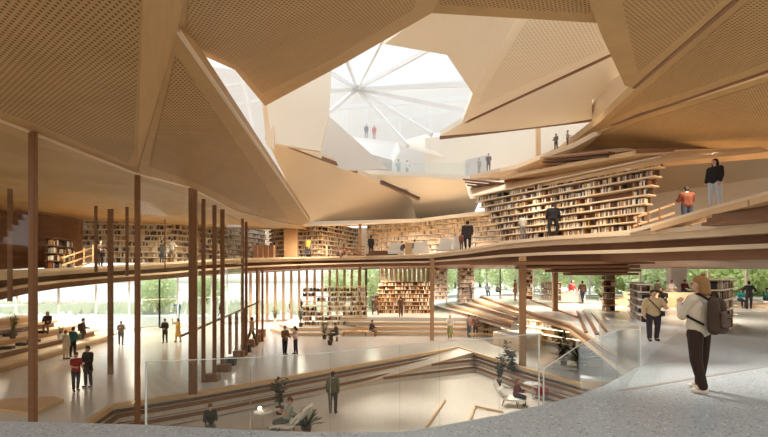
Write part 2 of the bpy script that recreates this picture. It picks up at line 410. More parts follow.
# wedge ramp in the pit
rmp = thing('wedge_ramp', 'long sandy wedge ramp with oak edge sloping into the sunken floor', 'ramp', (0, 25, -.8))
A, B, C2_ = Vector((5.1, 29.7, -.06)), Vector((-2.2, 22.8, -.97)), Vector((-5.6, 20.2, -.97))
Q_ = Vector((5.5, 28.35, -.03)); A = Vector((4.95, 30.3, -.03))
m = MB(); tp = [Q_, B, C2_, A]; m.add(tp+[v3(p, -1.0) for p in tp], [(0, 3, 2, 1), (0, 1, 5, 4), (1, 2, 6, 5), (2, 3, 7, 6), (3, 0, 4, 7)]); m.build('ramp_surface', M['pit'], rmp)
dq = B-Q_; nq = Vector((-dq.y, dq.x, 0)).normalized(); nq = nq if nq.y < 0 else -nq
for k in (1, 2):
    z_ = -.33*k; e_ = Q_+dq*(.36*k)
    tp = [v3(Q_, z_), v3(Q_+nq*.38*k+Vector((.12*k, 0, 0)), z_), v3(e_, z_)]
    m = MB(); m.add(tp+[v3(p, -1.0) for p in tp], [(0, 1, 2), (0, 3, 4, 1), (1, 4, 5, 2), (2, 5, 3, 0)]); m.build('ramp_step', M['pit'], rmp)
    MB().beam(tp[1]+Vector((0, 0, -.05)), tp[2]+Vector((0, 0, -.05)), .07, .13).build('step_nosing', M['brown'], rmp)
MB().beam(Q_, B, .06, .07).build('ramp_edge', M['oak'], rmp)

for lab_, seg in (('thin oak upstand set in the sunken floor close to the deck rim', (((426, 429), (445, 401)),)), ('angled oak frame set in the sunken floor left of the white lounge chair', (((468, 425), (475, 408)), ((475, 408), (503, 413))))):
    tz = thing('floor_upstand', lab_, 'floor edge', G(*seg[0][1], -1))
    for a_, b_ in seg: MB().beam(G(*a_, -1)+Vector((0, 0, .08)), G(*b_, -1)+Vector((0, 0, .04)), .07, .08).build('upstand_board', M['oak'], tz)
zd = 3.0
dk = [(-150, 417), (0, 421), (140, 424.5), (250, 430), (330, 432.5), (400, 432), (440, 426), (500, 415), (545, 404), (580, 395), (603, 386), (618, 378)]
dk = [G(x_, y_, zd) for x_, y_ in dk]
K = Vector((6.02, 10.8, 2.6))
s0, s1 = G(625, 391, zd), G(900, 345, zd)
deck = struct('floor', MB().prism(dk+[s0, s1, Vector((14, -4, zd)), Vector((-9, -4, zd))], (0, 0, -.45)), M['terrazzo'])
far = [K, Vector((18.4, 15.5, 2.6))]
struct('floor', MB().prism([dk[-1], s0, s1, far[1], far[0]], (0, 0, -.4)), M['terrazzo'])
struct('floor', MB().prism([far[0], far[1], Vector((34, 15.5, 2.6)), Vector((34, 27, 2.6)), Vector((18.4, 27, 2.6))], (0, 0, -.4)), M['terrazzo'])
struct('trim_1', MB().beam(s0+Vector((-.1, 0, .004)), s1+Vector((0, 0, .004)), .06, .012), M['metal'])
TE = [K, Vector((8.45, 20.5, 2.6)), Vector((8.9, 28.4, 2.6)), Vector((10.6, 50, 2.6))]
struct('floor', MB().prism(TE+[Vector((13, 51, 2.6)), Vector((23, 47, 2.6)), Vector((36, 38.5, 2.6)), Vector((36, 27, 2.6)), Vector((18.4, 27, 2.6))], (0, 0, -.35)), M['terrace'])
# layered terrace edge
te = thing('terrace_edge', 'layered oak edge boards along the rim of the right terrace', 'edge boards', (8, 25, 2.4))
for k, mt in enumerate(('lip', 'brown', 'oak')):
    o = Vector((-.07-.07*k, 0, -.12*k-.05))
    m = MB(); [m.beam(a_+o, b_+o, .12, .1) for a_, b_ in zip(TE, TE[1:])]; m.build('edge_board', M[mt], te)
# steps from terrace down to the plateau at left
st = thing('long_steps', 'long diagonal timber steps from right terrace down to the rear floor', 'steps', (7, 40, 1.5))
for k in range(4):
    z = 2.6-.27*(k+1); near = Vector((8.62-.12*k, 28.9+.35*k, z)); far_ = Vector((10.4-1.25*(k+1), 49.6, z))
    MB().prism([near, near+Vector((.5, 0, 0)), far_+Vector((2.2, 0, 0)), far_], (0, 0, -.2 if k < 3 else -.35)).build('step', M['floor'], st)
    MB().beam(near+Vector((-.02, 0, -.1)), far_+Vector((-.02, 0, -.1)), .1, .2).build('step_nosing', M['oak' if k % 2 == 0 else 'brown'], st)
# rear plateau with frontal steps
pla = thing('rear_platform', 'raised rear platform with four wide timber-nosed steps', 'platform', (3, 42, .6))
for k in range(4):
    z = .3*(k+1); y0 = 36.6+.75*k
    MB().prism([(-1.6-.7*k, y0, z), (9.0, y0-.4, z), (9.5, 50, z), (-3.5, 50, z)], (0, 0, -.3)).build('platform_tier', M['floor'], pla)
    MB().beam((-1.6-.7*k, y0, z-.07), (9.0, y0-1.5*(k < 3), z-.07), .14, .16).build('step_nosing', M['oak'], pla)
# left low platform
pl2 = thing('low_platform', 'low two-step platform under the central bookshelf', 'platform', (-6, 40, .2))
for k in range(2):
    z = .25*(k+1); y0 = 35.8+1.2*k
    MB().prism([(-9.6+.5*k, y0+3, z), (-7.5, y0, z), (-.8, y0, z), (-1.8, 49, z), (-9, 49, z)], (0, 0, -.25)).build('platform_tier', M['floor'], pl2)
    m = MB(); m.beam((-9.6+.5*k, y0+3, z-.05), (-7.5, y0, z-.05), .12, .14); m.beam((-7.5, y0, z-.05), (-.8, y0, z-.05), .12, .14)
    m.build('step_nosing', M['oak'], pl2)
# timber strips let into the terrace
for i, (a, b, wd) in enumerate((((530, 300), (578, 318), .3), ((540, 303), (558, 311), .2), ((577, 311), (586, 333), .35), ((584, 311), (597, 335), .4), ((592, 313), (606, 332), .3))):
    o = MB().beam(G(*a, 2.6)+Vector((0, 0, .03)), G(*b, 2.6)+Vector((0, 0, .03)), wd*.35, .05).build('floor_bench', M['brown'])
    tag(o, ['long low brown timber step beside the red-shirted visitor side of the terrace', 'short low brown timber step inside the longer one on the terrace',
            'first low brown timber strip left of the book pillar foot', 'middle low brown timber strip running out from the book pillar foot',
            'right-hand low brown timber strip running out from the book pillar foot'][i], 'timber strip')

# ------------------------------------------------------------------ third level slab
#        px    D    ytop  ybot
FR = [(-120, 21, 268, 322), (0, 25, 270, 301), (33, 26.5, 269, 293), (60, 28, 268, 288.5), (100, 30, 266, 284), (135, 32, 264, 281), (170, 34, 262, 278.5),
      (200, 36, 260, 275), (245, 38, 258, 271.5), (300, 40, 257, 268.5), (360, 38, 256, 266.5), (430, 34, 254, 265.5), (467, 30, 248.5, 264), (500, 27.5, 242, 263),
      (523, 25.8, 239, 262.5), (553, 24, 236, 262), (600, 22, 233, 261.5), (640, 20, 230.5, 261), (768, 15, 219, 259), (860, 12.5, 208, 257)]
BK = [(-34, 30), (-34, 36), (-32, 39), (-30, 41), (-27, 43), (-24, 45), (-21, 47), (-18, 49), (-13, 51), (-8, 52), (-2, 52), (4, 52), (9, 52), (13, 51), (15, 50), (18, 49), (22, 47), (26, 44), (36, 38), (38, 30)]
def fr(px):
    for a, b in zip(FR, FR[1:]):
        if a[0] <= px <= b[0]:
            t = (px-a[0])/(b[0]-a[0]); return [a[i]+(b[i]-a[i])*t for i in range(4)]
def band(f0, f1, inset, mat, name='slab_layer', parent=None, rng=(0, 99), back=True):
    pts = []
    for i, (px, D, yt, yb) in enumerate(FR):
        if not rng[0] <= i <= rng[1]: continue
        a = P(px, yt, D); b = P(px, yb, D); bk = Vector((*BK[i], 0))
        d = Vector((bk.x-a.x, bk.y-a.y, 0)).normalized()*inset
        z0 = a.z+(b.z-a.z)*f0; z1 = a.z+(b.z-a.z)*f1
        ff = Vector((a.x, a.y, 0))+d
        kk = bk if back else ff+Vector((bk.x-a.x, bk.y-a.y, 0)).normalized()*1.5
        pts.append((ff+Vector((0, 0, z0)), ff+Vector((0, 0, z1)), Vector((kk.x, kk.y, z0)), Vector((kk.x, kk.y, z1))))
    m = MB(); vs = []; fs = []
    for q in pts: vs += list(q)
    n = len(pts)
    for i in range(n-1):
        o = 4*i; p = o+4
        fs += [(o, o+2, p+2, p), (o+1, p+1, p+3, o+3), (o, p, p+1, o+1), (o+2, o+3, p+3, p+2)]
    fs += [(0, 1, 3, 2), (4*n-4, 4*n-2, 4*n-1, 4*n-3)]
    fs = [f[::-1] for f in fs]
    m.add(vs, fs)
    return struct(name, m, M[mat], parent)
slab = band(0, .14, 0, 'lip', 'floor')
band(.14, .34, .25, 'lip', 'slab_layer', slab, back=False)
band(.34, .60, .95, 'walnut', 'slab_layer', slab, back=False)  # recessed layers use a darker wood than the lips
band(.60, .72, .15, 'lip', 'slab_layer', slab, back=False)
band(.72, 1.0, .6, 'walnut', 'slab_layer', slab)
# ramp with the two visitors on the right
RF = [(630, 20.2, 229.5), (660, 18.8, 221.5), (690, 17.6, 212.5), (715, 16.6, 205.5), (768, 14, 191), (860, 11.5, 165)]
m = MB(); vs = []; fs = []
for px, D, y in RF:
    a = P(px, y, D); b = a+Vector((.5, 1.1, 0)); vs += [a, a+Vector((0, 0.02, -.16)), b, b+Vector((0, 0, -.16))]
for i in range(len(RF)-1):
    o = 4*i; p = o+4
    fs += [(o, p, p+2, o+2), (o+1, o+3, p+3, p+1), (o, o+1, p+1, p), (o+2, p+2, p+3, o+3)]
fs += [(0, 2, 3, 1), (4*len(RF)-4, 4*len(RF)-3, 4*len(RF)-1, 4*len(RF)-2)]
m.add(vs, fs); rampfl = struct('floor', m, M['lip'])
m = MB()
for a, b in zip(RF[1:], RF[2:]):
    m.beam(P(*[a[0], a[2], a[1]])+Vector((.2, .5, -.28)), P(*[b[0], b[2], b[1]])+Vector((.2, .5, -.28)), .8, .2)
m.build('ramp_underside', M['oak'], rampfl)
boards('board_stack', P(728, 212, 16.2), P(860, 198, 12.4), 4, .9, .13, ['brown', 'walnut'], (-.08, .15, -.13))
# layered soffit boards round the book pillar
LAB = ['tapering brown soffit boards hanging round the head of the book pillar']
t = thing('soffit_boards', LAB[0], 'timber soffit', (8, 24, 5))
for k, (x0, x1, yt, mt) in enumerate(((470, 655, 265, 'brown'), (515, 640, 268.5, 'walnut'), (545, 641, 272, 'brown'), (563, 639, 275.2, 'walnut'))):
    D = 24+.4*k
    a, b = P(x0, yt, D), P(x1, yt, D-2.5)
    z = CZ+(HY-yt)*24/FPX
    MB().prism([(a.x, a.y, z), (b.x, b.y, z), (b.x+.6, b.y+6, z), (a.x+2.5, a.y+5, z)], (0, 0, .13)).build('soffit_board', M[mt], t)
    MB().prism([(a.x+.6, a.y+.5, z+.13), (b.x-.3, b.y+.5, z+.13), (b.x, b.y+5, z+.13), (a.x+2.5, a.y+4, z+.13)], (0, 0, .06)).build('spacer', M['dark'], t)

struct('wall_back', MB().box((0, -9, 6), (90, .4, 13)), M['ceil'])
struct('wall_right', MB().box((45, 3, 6), (.4, 24, 13)), M['pale'])
struct('wall_back', MB().box((-1, 53.2, 8.2), (34, .3, 4.2)), M['pale'])
struct('ceiling', MB().prism([P(540, 160, 28), P(648, 149, 22.5), P(648, 158, 24), P(540, 170, 30)], (0, 0, .2)), M['oak'])
# rooms behind: walls of the third level
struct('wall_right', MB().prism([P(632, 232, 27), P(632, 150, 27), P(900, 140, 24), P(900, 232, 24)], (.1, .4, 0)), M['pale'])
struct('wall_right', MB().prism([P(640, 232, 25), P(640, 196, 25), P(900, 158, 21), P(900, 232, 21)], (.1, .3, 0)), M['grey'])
# back wall, fourth level
struct('wall_back', MB().prism([P(425, 138, 45), P(610, 118, 32), P(610, 190, 32), P(425, 200, 45)], (.1, .4, 0)), M['pale'])
pr = thing('portal_box', 'grey boxed doorway on the fourth level behind two walking visitors', 'doorway', P(490, 172, 40))
MB().prism([P(466, 160, 41), P(513, 149, 38), P(513, 180, 38), P(466, 182, 41)], (0, .3, 0)).build('portal_wall', M['grey'], pr)
MB().prism([P(513, 149, 38), P(520, 158, 40), P(520, 182, 40), P(513, 180, 38)], (.1, .1, 0)).build('portal_side', M['lip'], pr)
# fourth-level walkway
mb = MB()
E4 = [(357, 175, 37), (400, 175, 38), (440, 178, 37), (470, 175, 36), (500, 168, 34), (515, 165, 32), (545, 153, 28), (575, 142, 25), (604, 126, 22.6)]
vs = []; fs = []
for px, py, D in E4:
    a = P(px, py, D); b = a+Vector((1, 9, 0)); vs += [a, a-Vector((0, 0, .28)), b, b-Vector((0, 0, .28))]
for i in range(len(E4)-1):
    o = 4*i; p = o+4
    fs += [(o, p, p+2, o+2), (o+1, o+3, p+3, p+1), (o, o+1, p+1, p), (o+2, p+2, p+3, o+3)]
fs += [(0, 2, 3, 1), (4*len(E4)-4, 4*len(E4)-3, 4*len(E4)-1, 4*len(E4)-2)]
mb.add(vs, fs); struct('floor', mb, M['lip'])
# soffit from the walkway down over the bookshelf wall
facet(((500, 184, 30.5), (640, 158, 21.5), (470, 197, 32)), [(465, 182), (500, 183), (530, 176), (560, 168), (640, 156), (768, 150), (768, 152), (672, 162), (600, 176), (470, 199)], 'oak', t=(0, .3, .2),
      edge=((505, 184), (640, 157), .2, 'walnut'))
struct('ceiling', MB().prism([P(500, 180, 29), P(632, 155.5, 21), P(880, 149, 16), P(900, 150, 24), P(632, 165, 28), P(520, 183, 36)], (0, 0, .2)), M['oak'])
# fifth level white soffits seen through the haze of the skylight
def soff(px): return MB().prism([P(*q) for q in px], (0, .2, .35))
struct('floor', soff([(340, 138, 50), (397, 145, 46), (400, 152, 44), (388, 172, 44), (350, 150, 50)]), M['white'])
struct('floor', soff([(397, 145, 46), (430, 136, 50), (470, 134, 48), (500, 140, 44), (462, 162, 42), (430, 154, 44)]), M['pale'])
struct('wall_back', MB().prism([P(380, 140, 53), P(480, 140, 50), P(480, 182, 50), P(380, 182, 53)], (0, .3, 0)), M['white'])
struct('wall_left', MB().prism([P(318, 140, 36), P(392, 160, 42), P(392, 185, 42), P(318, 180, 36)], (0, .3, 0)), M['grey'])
# ceilings over the third level rooms
struct('ceiling', MB().prism([P(290, 226, 36), P(420, 222, 40), P(505, 212, 36), P(505, 222, 50), P(360, 226, 52), P(270, 228, 52)], (0, 0, .3)), M['pale'])
gl = [P(-160, 60, 8.2), P(0, 119, 10.3), P(137, 173, 14.6), P(190, 187, 18.5), P(240, 212, 24), P(300, 226, 34)]
struct('ceiling', MB().prism([p+Vector((0, 0, .05)) for p in gl]+[Vector((-7.5, 46, 9.2)), Vector((-30, 40, 9.3)), Vector((-34, 8, 8.3))], (0, 0, .3)), M['ceil'])
m = MB()
for a_, b_ in zip(gl, gl[1:]): m.beam(a_+Vector((0, 0, -.03)), b_+Vector((0, 0, -.03)), .06, .05)
struct('trim_2', m, M['lip'])

# ------------------------------------------------------------------ columns
def column(px, D, z0, z1, wd, label, mat='brown', x=None, dp=None, group=None):
    X = (px-CX)*D/FPX
    dp = dp or (wd*.4 if px < 250 else wd)
    t = thing('column', label, 'column', (X, D, z0), group)
    MB().box((X, D, (z0+z1)/2), (wd*.55, dp, z1-z0)).build('core', M[mat], t)
    for s in (-1, 1): MB().box((X+s*wd*.39, D, (z0+z1)/2), (wd*.22, dp*.8, z1-z0)).build('flange', M[mat], t)
    return t
column(33, 11, 0, 8.15, .19, 'tall brown timber column nearest the left edge of the picture')
column(137.5, 14.6, 0, 7.9, .17, 'slender brown column of the glass wall, second from the left edge')
column(193, 18.3, 0, 8.2, .32, 'thickest tall brown column, at the left end of the slatted stair')
column(203.5, 20.3, 0, 8.1, .17, 'tall slim post just right of the thickest column')
column(214.5, 21.4, 0, 8.0, .18, 'second tall slim post right of the thickest column')
column(222.5, 22.8, 0, 8.0, .20, 'third tall slim post right of the thickest column')
column(242.5, 26.5, 0, 8.0, .16, 'left one of the paired tall posts at the top of the slatted stair')
column(246.2, 27.2, 0, 7.9, .16, 'right one of the paired tall posts at the top of the slatted stair')
column(110.5, 22, 0, 7.9, .25, 'brown column standing on the left floor beside the lone walking woman')
column(96, 23, 4.9, 8.2, .15, 'thin post of the inner glazed room in front of the leaning reader')
column(127, 22, 4.7, 8, .14, 'thin post of the inner glazed room beside the second column')
column(10, 20, 3.6, 8.5, .2, 'post of the inner glazed room at the far left edge')
column(165, 30, 5.2, 8.4, .07, 'hair-thin post between the pair at the left bookshelf')
column(360, 39.2, 5.3, 9.1, .24, 'thin post on the third level left of the grey book display', 'colm')
column(360, 40.2, .5, 5.5, .24, 'thin post passing in front of the central bookshelf', 'colm')
column(432, 33.6, 0, 6.0, .28, 'brown column in front of the dense book block', 'colm')
column(522.5, 24.2, 0, 5.75, .32, 'brown column rising from the rim of the sunken floor', 'colm')
column(555, 27.5, 2.6, 5.1, .28, 'brown column on the terrace left of the two visitors', 'colm')
column(538, 32, 11.6, 15.9, .3, 'pale column on the fourth level walkway', 'oak')
# side panels of the level: white pier
o = MB().prism([P(284, 262, 41), P(297, 262, 41), P(297, 222, 41), P(284, 222, 41)], (0, .6, 0)).build('pier', M['oak']); tag(o, 'smooth oak clad pier between two bookshelves on the third level', 'pier')
o = MB().prism([P(671, 302.9, 36), P(687, 302.9, 36), P(687, 258, 36), P(671, 258, 36)], (0, .6, 0)).build('pier', M['white']); tag(o, 'square white pier behind the seated readers on the terrace', 'pier')

# glass wall along x = -8
gw = thing('glass_wall', 'tall clear glass wall running between the brown columns at left', 'glass wall', (-8, 14, 0))
cols = [(-8.4, 7.5), (-8.39, 11), (-7.82, 14.6), (-7.6, 18.3), (-7.95, 20.3), (-7.9, 21.4), (-8.0, 22.8), (-8.1, 26.5)]
for a, b in zip(cols, cols[1:]):
    MB().beam((a[0], a[1]+.12, 3.95), (b[0], b[1]-.12, 3.95), .02, 7.85).build('glass_pane', M['glass'], gw)

# ------------------------------------------------------------------ façade
def facade(idx, a, b, z0, z1, n, mw=.1, mat='mull', tran=()):
    a = Vector(a); b = Vector(b); m = MB()
    for i in range(n+1):
        p = a.lerp(b, i/n); m.box((p.x, p.y, (z0+z1)/2), (mw, .16, z1-z0))
    for z in (z0+.06, z1-.06)+tuple(tran): m.beam((a.x, a.y, z), (b.x, b.y, z), .1, .1)
    f = struct('window_%d' % idx, m, M[mat])
    struct('window_pane', MB().prism([(a.x, a.y, z0), (b.x, b.y, z0), (b.x, b.y, z1), (a.x, a.y, z1)], (0, .02, 0)), M['glass'], f)
facade(3, (-30, 29.5), (-20.3, 41.6), 0, 4.6, 6, .09, 'steel', (2.6,))
facade(4, (-20.3, 41.6), (-14.5, 47), 0, 5.0, 5, .09, 'steel', (2.6,))
facade(5, (-14.5, 47), (-2, 51.5), 0, 5.5, 16, .26, 'mull')
facade(6, (-2, 51.5), (13, 51.5), 0, 5.6, 10, .12, 'steel')
facade(7, (13, 51.5), (23, 47), 2.6, 5.6, 6, .14, 'steel')
facade(8, (23, 47), (37, 38), 2.6, 6.2, 6, .2, 'lip')

# outdoors
def ground_z(x, y): return max(0, min(2.55, (x-2)*.35))-.05
m = MB(); nx, ny = 40, 12; vs = []
for j in range(ny+1):
    for i in range(nx+1):
        x_ = -130+260*i/nx; y_ = 52+ (j/ny)**1.5*130; vs.append((x_, y_, ground_z(x_, y_)+(max(0, y_-90)*.02)))
m.add(vs, [(j*(nx+1)+i, j*(nx+1)+i+1, (j+1)*(nx+1)+i+1, (j+1)*(nx+1)+i) for j in range(ny) for i in range(nx)])
struct('floor', m, M['dirt'])
struct('floor', MB().prism([(-130, 1, -.05), (-60, 1, -.05), (-60, 52, -.05), (-130, 52, -.05)], (0, 0, -.2)), M['dirt'])
struct('floor', MB().prism([(36, 28, 2.5), (120, 28, 2.5), (120, 54, 2.5), (22, 54, 2.5), (23, 47.5, 2.5), (36.5, 38.7, 2.5)], (0, 0, -.2)), M['dirt'])
def leafblob(seed, r, h, n, sz):
    rnd = random.Random(seed); m = MB()
    for i in range(n):
        u = Vector((rnd.gauss(0, 1), rnd.gauss(0, 1), rnd.gauss(0, 1))).normalized()*(rnd.random()**.4)
        k = 1+.3*noise.noise(u*2+Vector((seed, 0, 0)))
        c = Vector((u.x*r*k, u.y*r*k, u.z*h*k))
        a = Vector((rnd.uniform(-1, 1), rnd.uniform(-1, 1), rnd.uniform(-1, 1))).normalized(); b = a.cross(Vector((rnd.uniform(-1, 1), rnd.uniform(-1, 1), rnd.uniform(-1, 1)))).normalized()
        s = sz*rnd.uniform(.6, 1.3)
        m.add([c-a*s, c+b*s*.5, c+a*s, c-b*s*.5], [(0, 1, 2, 3)])
    return m
crowns = [leafblob(i, 3.2, 3.2, 2600, .3).mesh('crown', M['tree' if i % 2 == 0 else 'tree2']) for i in range(4)]
trunk = MB().cone((0, 0, 0), .22, (.1, 0, 3.2), .12, 8); trunk.cone((.1, 0, 3), .1, (1.2, .5, 4.8), .04, 6); trunk.cone((.1, 0, 3), .1, (-1.0, -.3, 4.8), .04, 6)
trunk = trunk.mesh('trunk', M['bark'])
tr = [(370, 63, 1), (400, 70, .9), (437, 64, .9), (500, 75, 1), (520, 66, .9), (545, 62, 1), (570, 68, 1), (597, 60, .9), (625, 58, 1), (648, 54, .9), (668, 56, .9), (695, 52, 1), (718, 50, 1),
      (742, 52, 1), (762, 50, .95), (790, 52, 1), (820, 52, 1), (480, 90, 1.1), (455, 84, 1), (158, 60, .8), (207, 72, .8), (340, 85, 1), (655, 70, 1.2), (700, 70, 1.3), (740, 70, 1.3), (780, 68, 1.3), (620, 75, 1.2), (580, 85, 1.2)]
for i, (px, D, s) in enumerate(tr):
    x_ = (px-CX)*D/FPX; z = ground_z(x_, D)
    side = 'right' if px > 600 else ('middle' if px > 300 else 'left')
    t = thing('tree', 'leafy green tree outside the glass front, %s' % {'right': 'behind the right terrace', 'middle': 'beyond the middle of the hall', 'left': 'beyond the left hall'}[side], 'tree', (x_, D, z), 'trees outside the '+side+' glass front', rz=i*1.3)
    t.scale = (s, s, s)
    if px == 158: t['label'] = 'small slim tree outside between the slender column and the suited man'; del t['group']
    for nm, me, dz in (('trunk', trunk, 0), ('crown', crowns[(i % 2)*2+1] if px < 600 else crowns[i % 4], 3.6 if px < 600 else 2.6)):
        c = bpy.data.objects.new(nm, me); COL.objects.link(c); c.parent = t; c.location = (0, 0, dz)
m = MB(); rnd = random.Random(3)
for i in range(3000):
    x_ = rnd.uniform(-75, 0); y_ = rnd.uniform(56, 74); h = rnd.uniform(.3, 1.3)
    m.add([(x_, y_, 0), (x_+.35, y_+.1, 0), (x_+.2+rnd.uniform(-.3, .3), y_, h)], [(0, 1, 2)])
tag(m.build('meadow_grass', M['grass']), 'pale tall grasses growing beyond the left glass front', 'grass', kind='stuff')

# ------------------------------------------------------------------ bookshelves
ALLB = []     # (center, size(w,d,h), rz, colour idx, pale, label place)
def seg_n(a, b):
    d = (b-a).normalized(); n = Vector((d.y, -d.x))
    if n.dot(Vector((0, 0))-a) < 0: n = -n
    return d, n
def bookshelf(name, label, a, b, z0, rows, pitch, depth=.4, lean=0., el=0., er=0., bw=.06, board='oak', back='walnut', fill=.9, pale=False, place='', bt=.06, taper_skip=None, up=False, grp=None):
    a = Vector((a[0], a[1])); b = Vector((b[0], b[1])); d, n = seg_n(a, b); rz = math.atan2(d.y, d.x)
    t = thing(name, label, 'bookshelf', ((a.x+b.x)/2, (a.y+b.y)/2, z0), grp)
    bk = MB()
    for r in range(rows+1):
        A = a-d*el*r+n*lean*r; B = b+d*er*r+n*lean*r; z = z0+r*pitch
        c = (A+B)/2-n*depth/2
        MB().box((c.x, c.y, z), ((B-A).length+.04, depth+.12, bt), rz).build('shelf_board', M[board], t)
        if r == rows: break
        c2 = (A+B)/2-n*(depth-.03)
        bk.box((c2.x, c2.y, z+pitch/2), ((B-A).length-.1, .05, pitch-bt), rz)
        s = .06; Ln = (B-A).length-.06
        while s < Ln:
            if taper_skip and taper_skip(r, s/Ln): s += .3; continue
            if random.random() > fill: s += random.uniform(.1, .5); continue
            wd = bw*random.uniform(.6, 1.4); h = (pitch-bt)*random.uniform(.6, .9)
            if s+wd > Ln: break
            p = A+d*(s+wd/2)-n*(.08+depth*.25)
            ci = random.choices(range(8), (4, 3, 3, 1.6, 2, 2, 1.2, 2.2))[0]
            ALLB.append((Vector((p.x, p.y, z+bt/2+h/2)), (wd*.93, depth*.5, h), rz, ci, pale, place, r))
            s += wd
    if back: bk.build('back_panel', M[back], t)
    return t
# A the large inverted wall
bookshelf('bookshelf_wall', 'large dark inverted-taper bookshelf wall behind the two standing visitors on the third level',
          P(500, 240, 29)[:2], P(637, 228, 21.6)[:2], 6.86, 8, .385, .5, .06, .24, .17, .06, 'lip', 'walnut', .95, place='large tapering bookshelf wall',
          taper_skip=lambda r, u: r == 4 and .72 < u < .9)
# B pale shelves rear middle
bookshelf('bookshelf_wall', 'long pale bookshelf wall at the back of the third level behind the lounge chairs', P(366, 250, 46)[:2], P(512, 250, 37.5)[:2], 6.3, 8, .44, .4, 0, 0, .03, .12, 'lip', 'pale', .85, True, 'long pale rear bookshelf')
# C corner
bookshelf('bookshelf_wall', 'left face of the corner bookshelf behind the orange-topped woman', P(297, 257, 43)[:2], P(321, 257, 42)[:2], 6.35, 8, .42, .4, 0, 0, 0, .09, 'pale', 'lip', .88, place='corner bookshelf left face')
bookshelf('bookshelf_wall', 'long right face of the corner bookshelf behind the seated children', P(321, 257, 42)[:2], P(362, 257, 50)[:2], 6.35, 8, .42, .4, 0, 0, 0, .11, 'pale', 'lip', .88, place='corner bookshelf right face')
bookshelf('bookshelf', 'narrow bookshelf just left of the oak pier', P(269, 257, 44)[:2], P(284, 257, 42)[:2], 6.3, 7, .42, .4, 0, .04, 0, .09, 'pale', 'lip', .88, place='narrow bookshelf beside the pier')
# D left behind glass
bookshelf('bookshelf_wall', 'long bookshelf wall seen through the glass at left, near end', P(80, 262, 36)[:2], P(170, 262, 37)[:2], 5.75, 8, .44, .4, 0, .12, 0, .1, 'pale', 'lip', .85, place='left bookshelf wall near end')
bookshelf('bookshelf_wall', 'long bookshelf wall seen through the glass at left, middle run behind the pair of readers', P(170, 262, 37)[:2], P(228, 262, 43)[:2], 5.75, 8, .46, .4, 0, 0, 0, .11, 'pale', 'lip', .85, place='left bookshelf wall middle')
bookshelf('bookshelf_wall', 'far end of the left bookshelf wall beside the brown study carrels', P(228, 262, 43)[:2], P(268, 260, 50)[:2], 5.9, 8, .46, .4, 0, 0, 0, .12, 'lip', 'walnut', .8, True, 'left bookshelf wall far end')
bookshelf('bookcase', 'dark bookcase at left behind glass with large folders', P(52, 275, 30)[:2], P(76, 270, 33)[:2], 5.2, 4, .5, .4, 0, 0, 0, .14, 'walnut', 'dark', .9, place='dark bookcase at left')
# E free standing central shelf
bookshelf('bookshelf', 'wide freestanding bookshelf on the low platform in the hall centre', P(302, 320, 39)[:2], P(368, 320, 39.5)[:2], .5, 8, .41, .4, 0, 0, 0, .1, 'lip', None, .98, place='central freestanding bookshelf',
          taper_skip=lambda r, u: (r == 5 and .0 < u < .2) or (r == 4 and u < .2) or (r in (3, 4, 6) and .2 < u < .38) or (r == 2 and .4 < u < .6))
# F dense book block
bookshelf('bookshelf_wall', 'dense tan book block beyond the third-level edge with a man in front', P(378, 317, 43)[:2], P(433, 317, 43)[:2], 1.2, 8, .37, .4, 0, 0, 0, .07, 'oak', 'walnut', .97, place='dense tan book block', bt=.03)
# fins behind it
fn = thing('slatted_screen', 'pale vertical timber screen rising behind the dense book block', 'screen', P(400, 280, 44.5))
for k in range(12):
    p = P(382+4.6*k, 290, 44.8); MB().box((p.x, p.y, 4.0), (.28, .3, 3.6), .3).build('slat', M['lip'], fn)
# G pillars
def pillar(label, px, w, D, z0, z1, rows, pale, place, bw=.14):
    x0 = (px-CX)*D/FPX
    pit = (z1-z0)/rows
    bookshelf('book_pillar', label+', front face', (x0-w/2, D), (x0+w/2, D), z0, rows, pit, .35, 0, 0, 0, bw, 'lip', 'brown', .95, pale, place, .05)
    bookshelf('book_pillar', label+', left side face', (x0-w/2, D+w*1.0), (x0-w/2, D), z0, rows, pit, .35, 0, 0, 0, bw, 'lip', 'brown', .95, pale, place, .05)
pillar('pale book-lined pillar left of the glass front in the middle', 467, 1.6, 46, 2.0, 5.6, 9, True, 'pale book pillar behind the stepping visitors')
pillar('book-lined pillar left of the low white-topped shelf on the terrace', 528.5, 1.0, 41, 2.6, 5.5, 8, False, 'book pillar right of the tall column')
pillar('square pillar of stacked book boxes under the layered soffit', 612, .75, 27, 2.62, 5.2, 7, False, 'square book pillar under the layered soffit', .3)
bookshelf('low_bookshelf', 'pale low book rack hanging right of the brown column by the rear pillar', P(432.5, 317, 44)[:2], P(449, 317, 46)[:2], 2.4, 8, .4, .4, 0, 0, 0, .1, 'lip', 'oak', .9, True, 'pale rack right of the brown column')
bookshelf('low_bookshelf', 'low bookshelf with pale base on the terrace left of the white counter', P(540, 290, 36)[:2], P(556, 290, 33)[:2], 2.9, 3, .45, .4, 0, 0, 0, .1, 'lip', 'walnut', .95, True, 'low terrace bookshelf')
ls = MB()
for z_ in (.75, 1.17): ls.beam((8.95, 35.1, z_), (12.2, 27.7, z_), .04, .03)
tag(ls.build('light_strip', M['strip']), 'glowing light strips under the boards of the low book alcove', 'light')
# H alcove shelf
bookshelf('bookshelf', 'warmly lit low book alcove under the terrace edge by the large plant', (8.9, 35.5), (12.3, 27.6), .35, 3, .42, .4, 0, 0, 0, .1, 'lip', 'oak', .8, True, 'lit alcove shelf under the terrace')
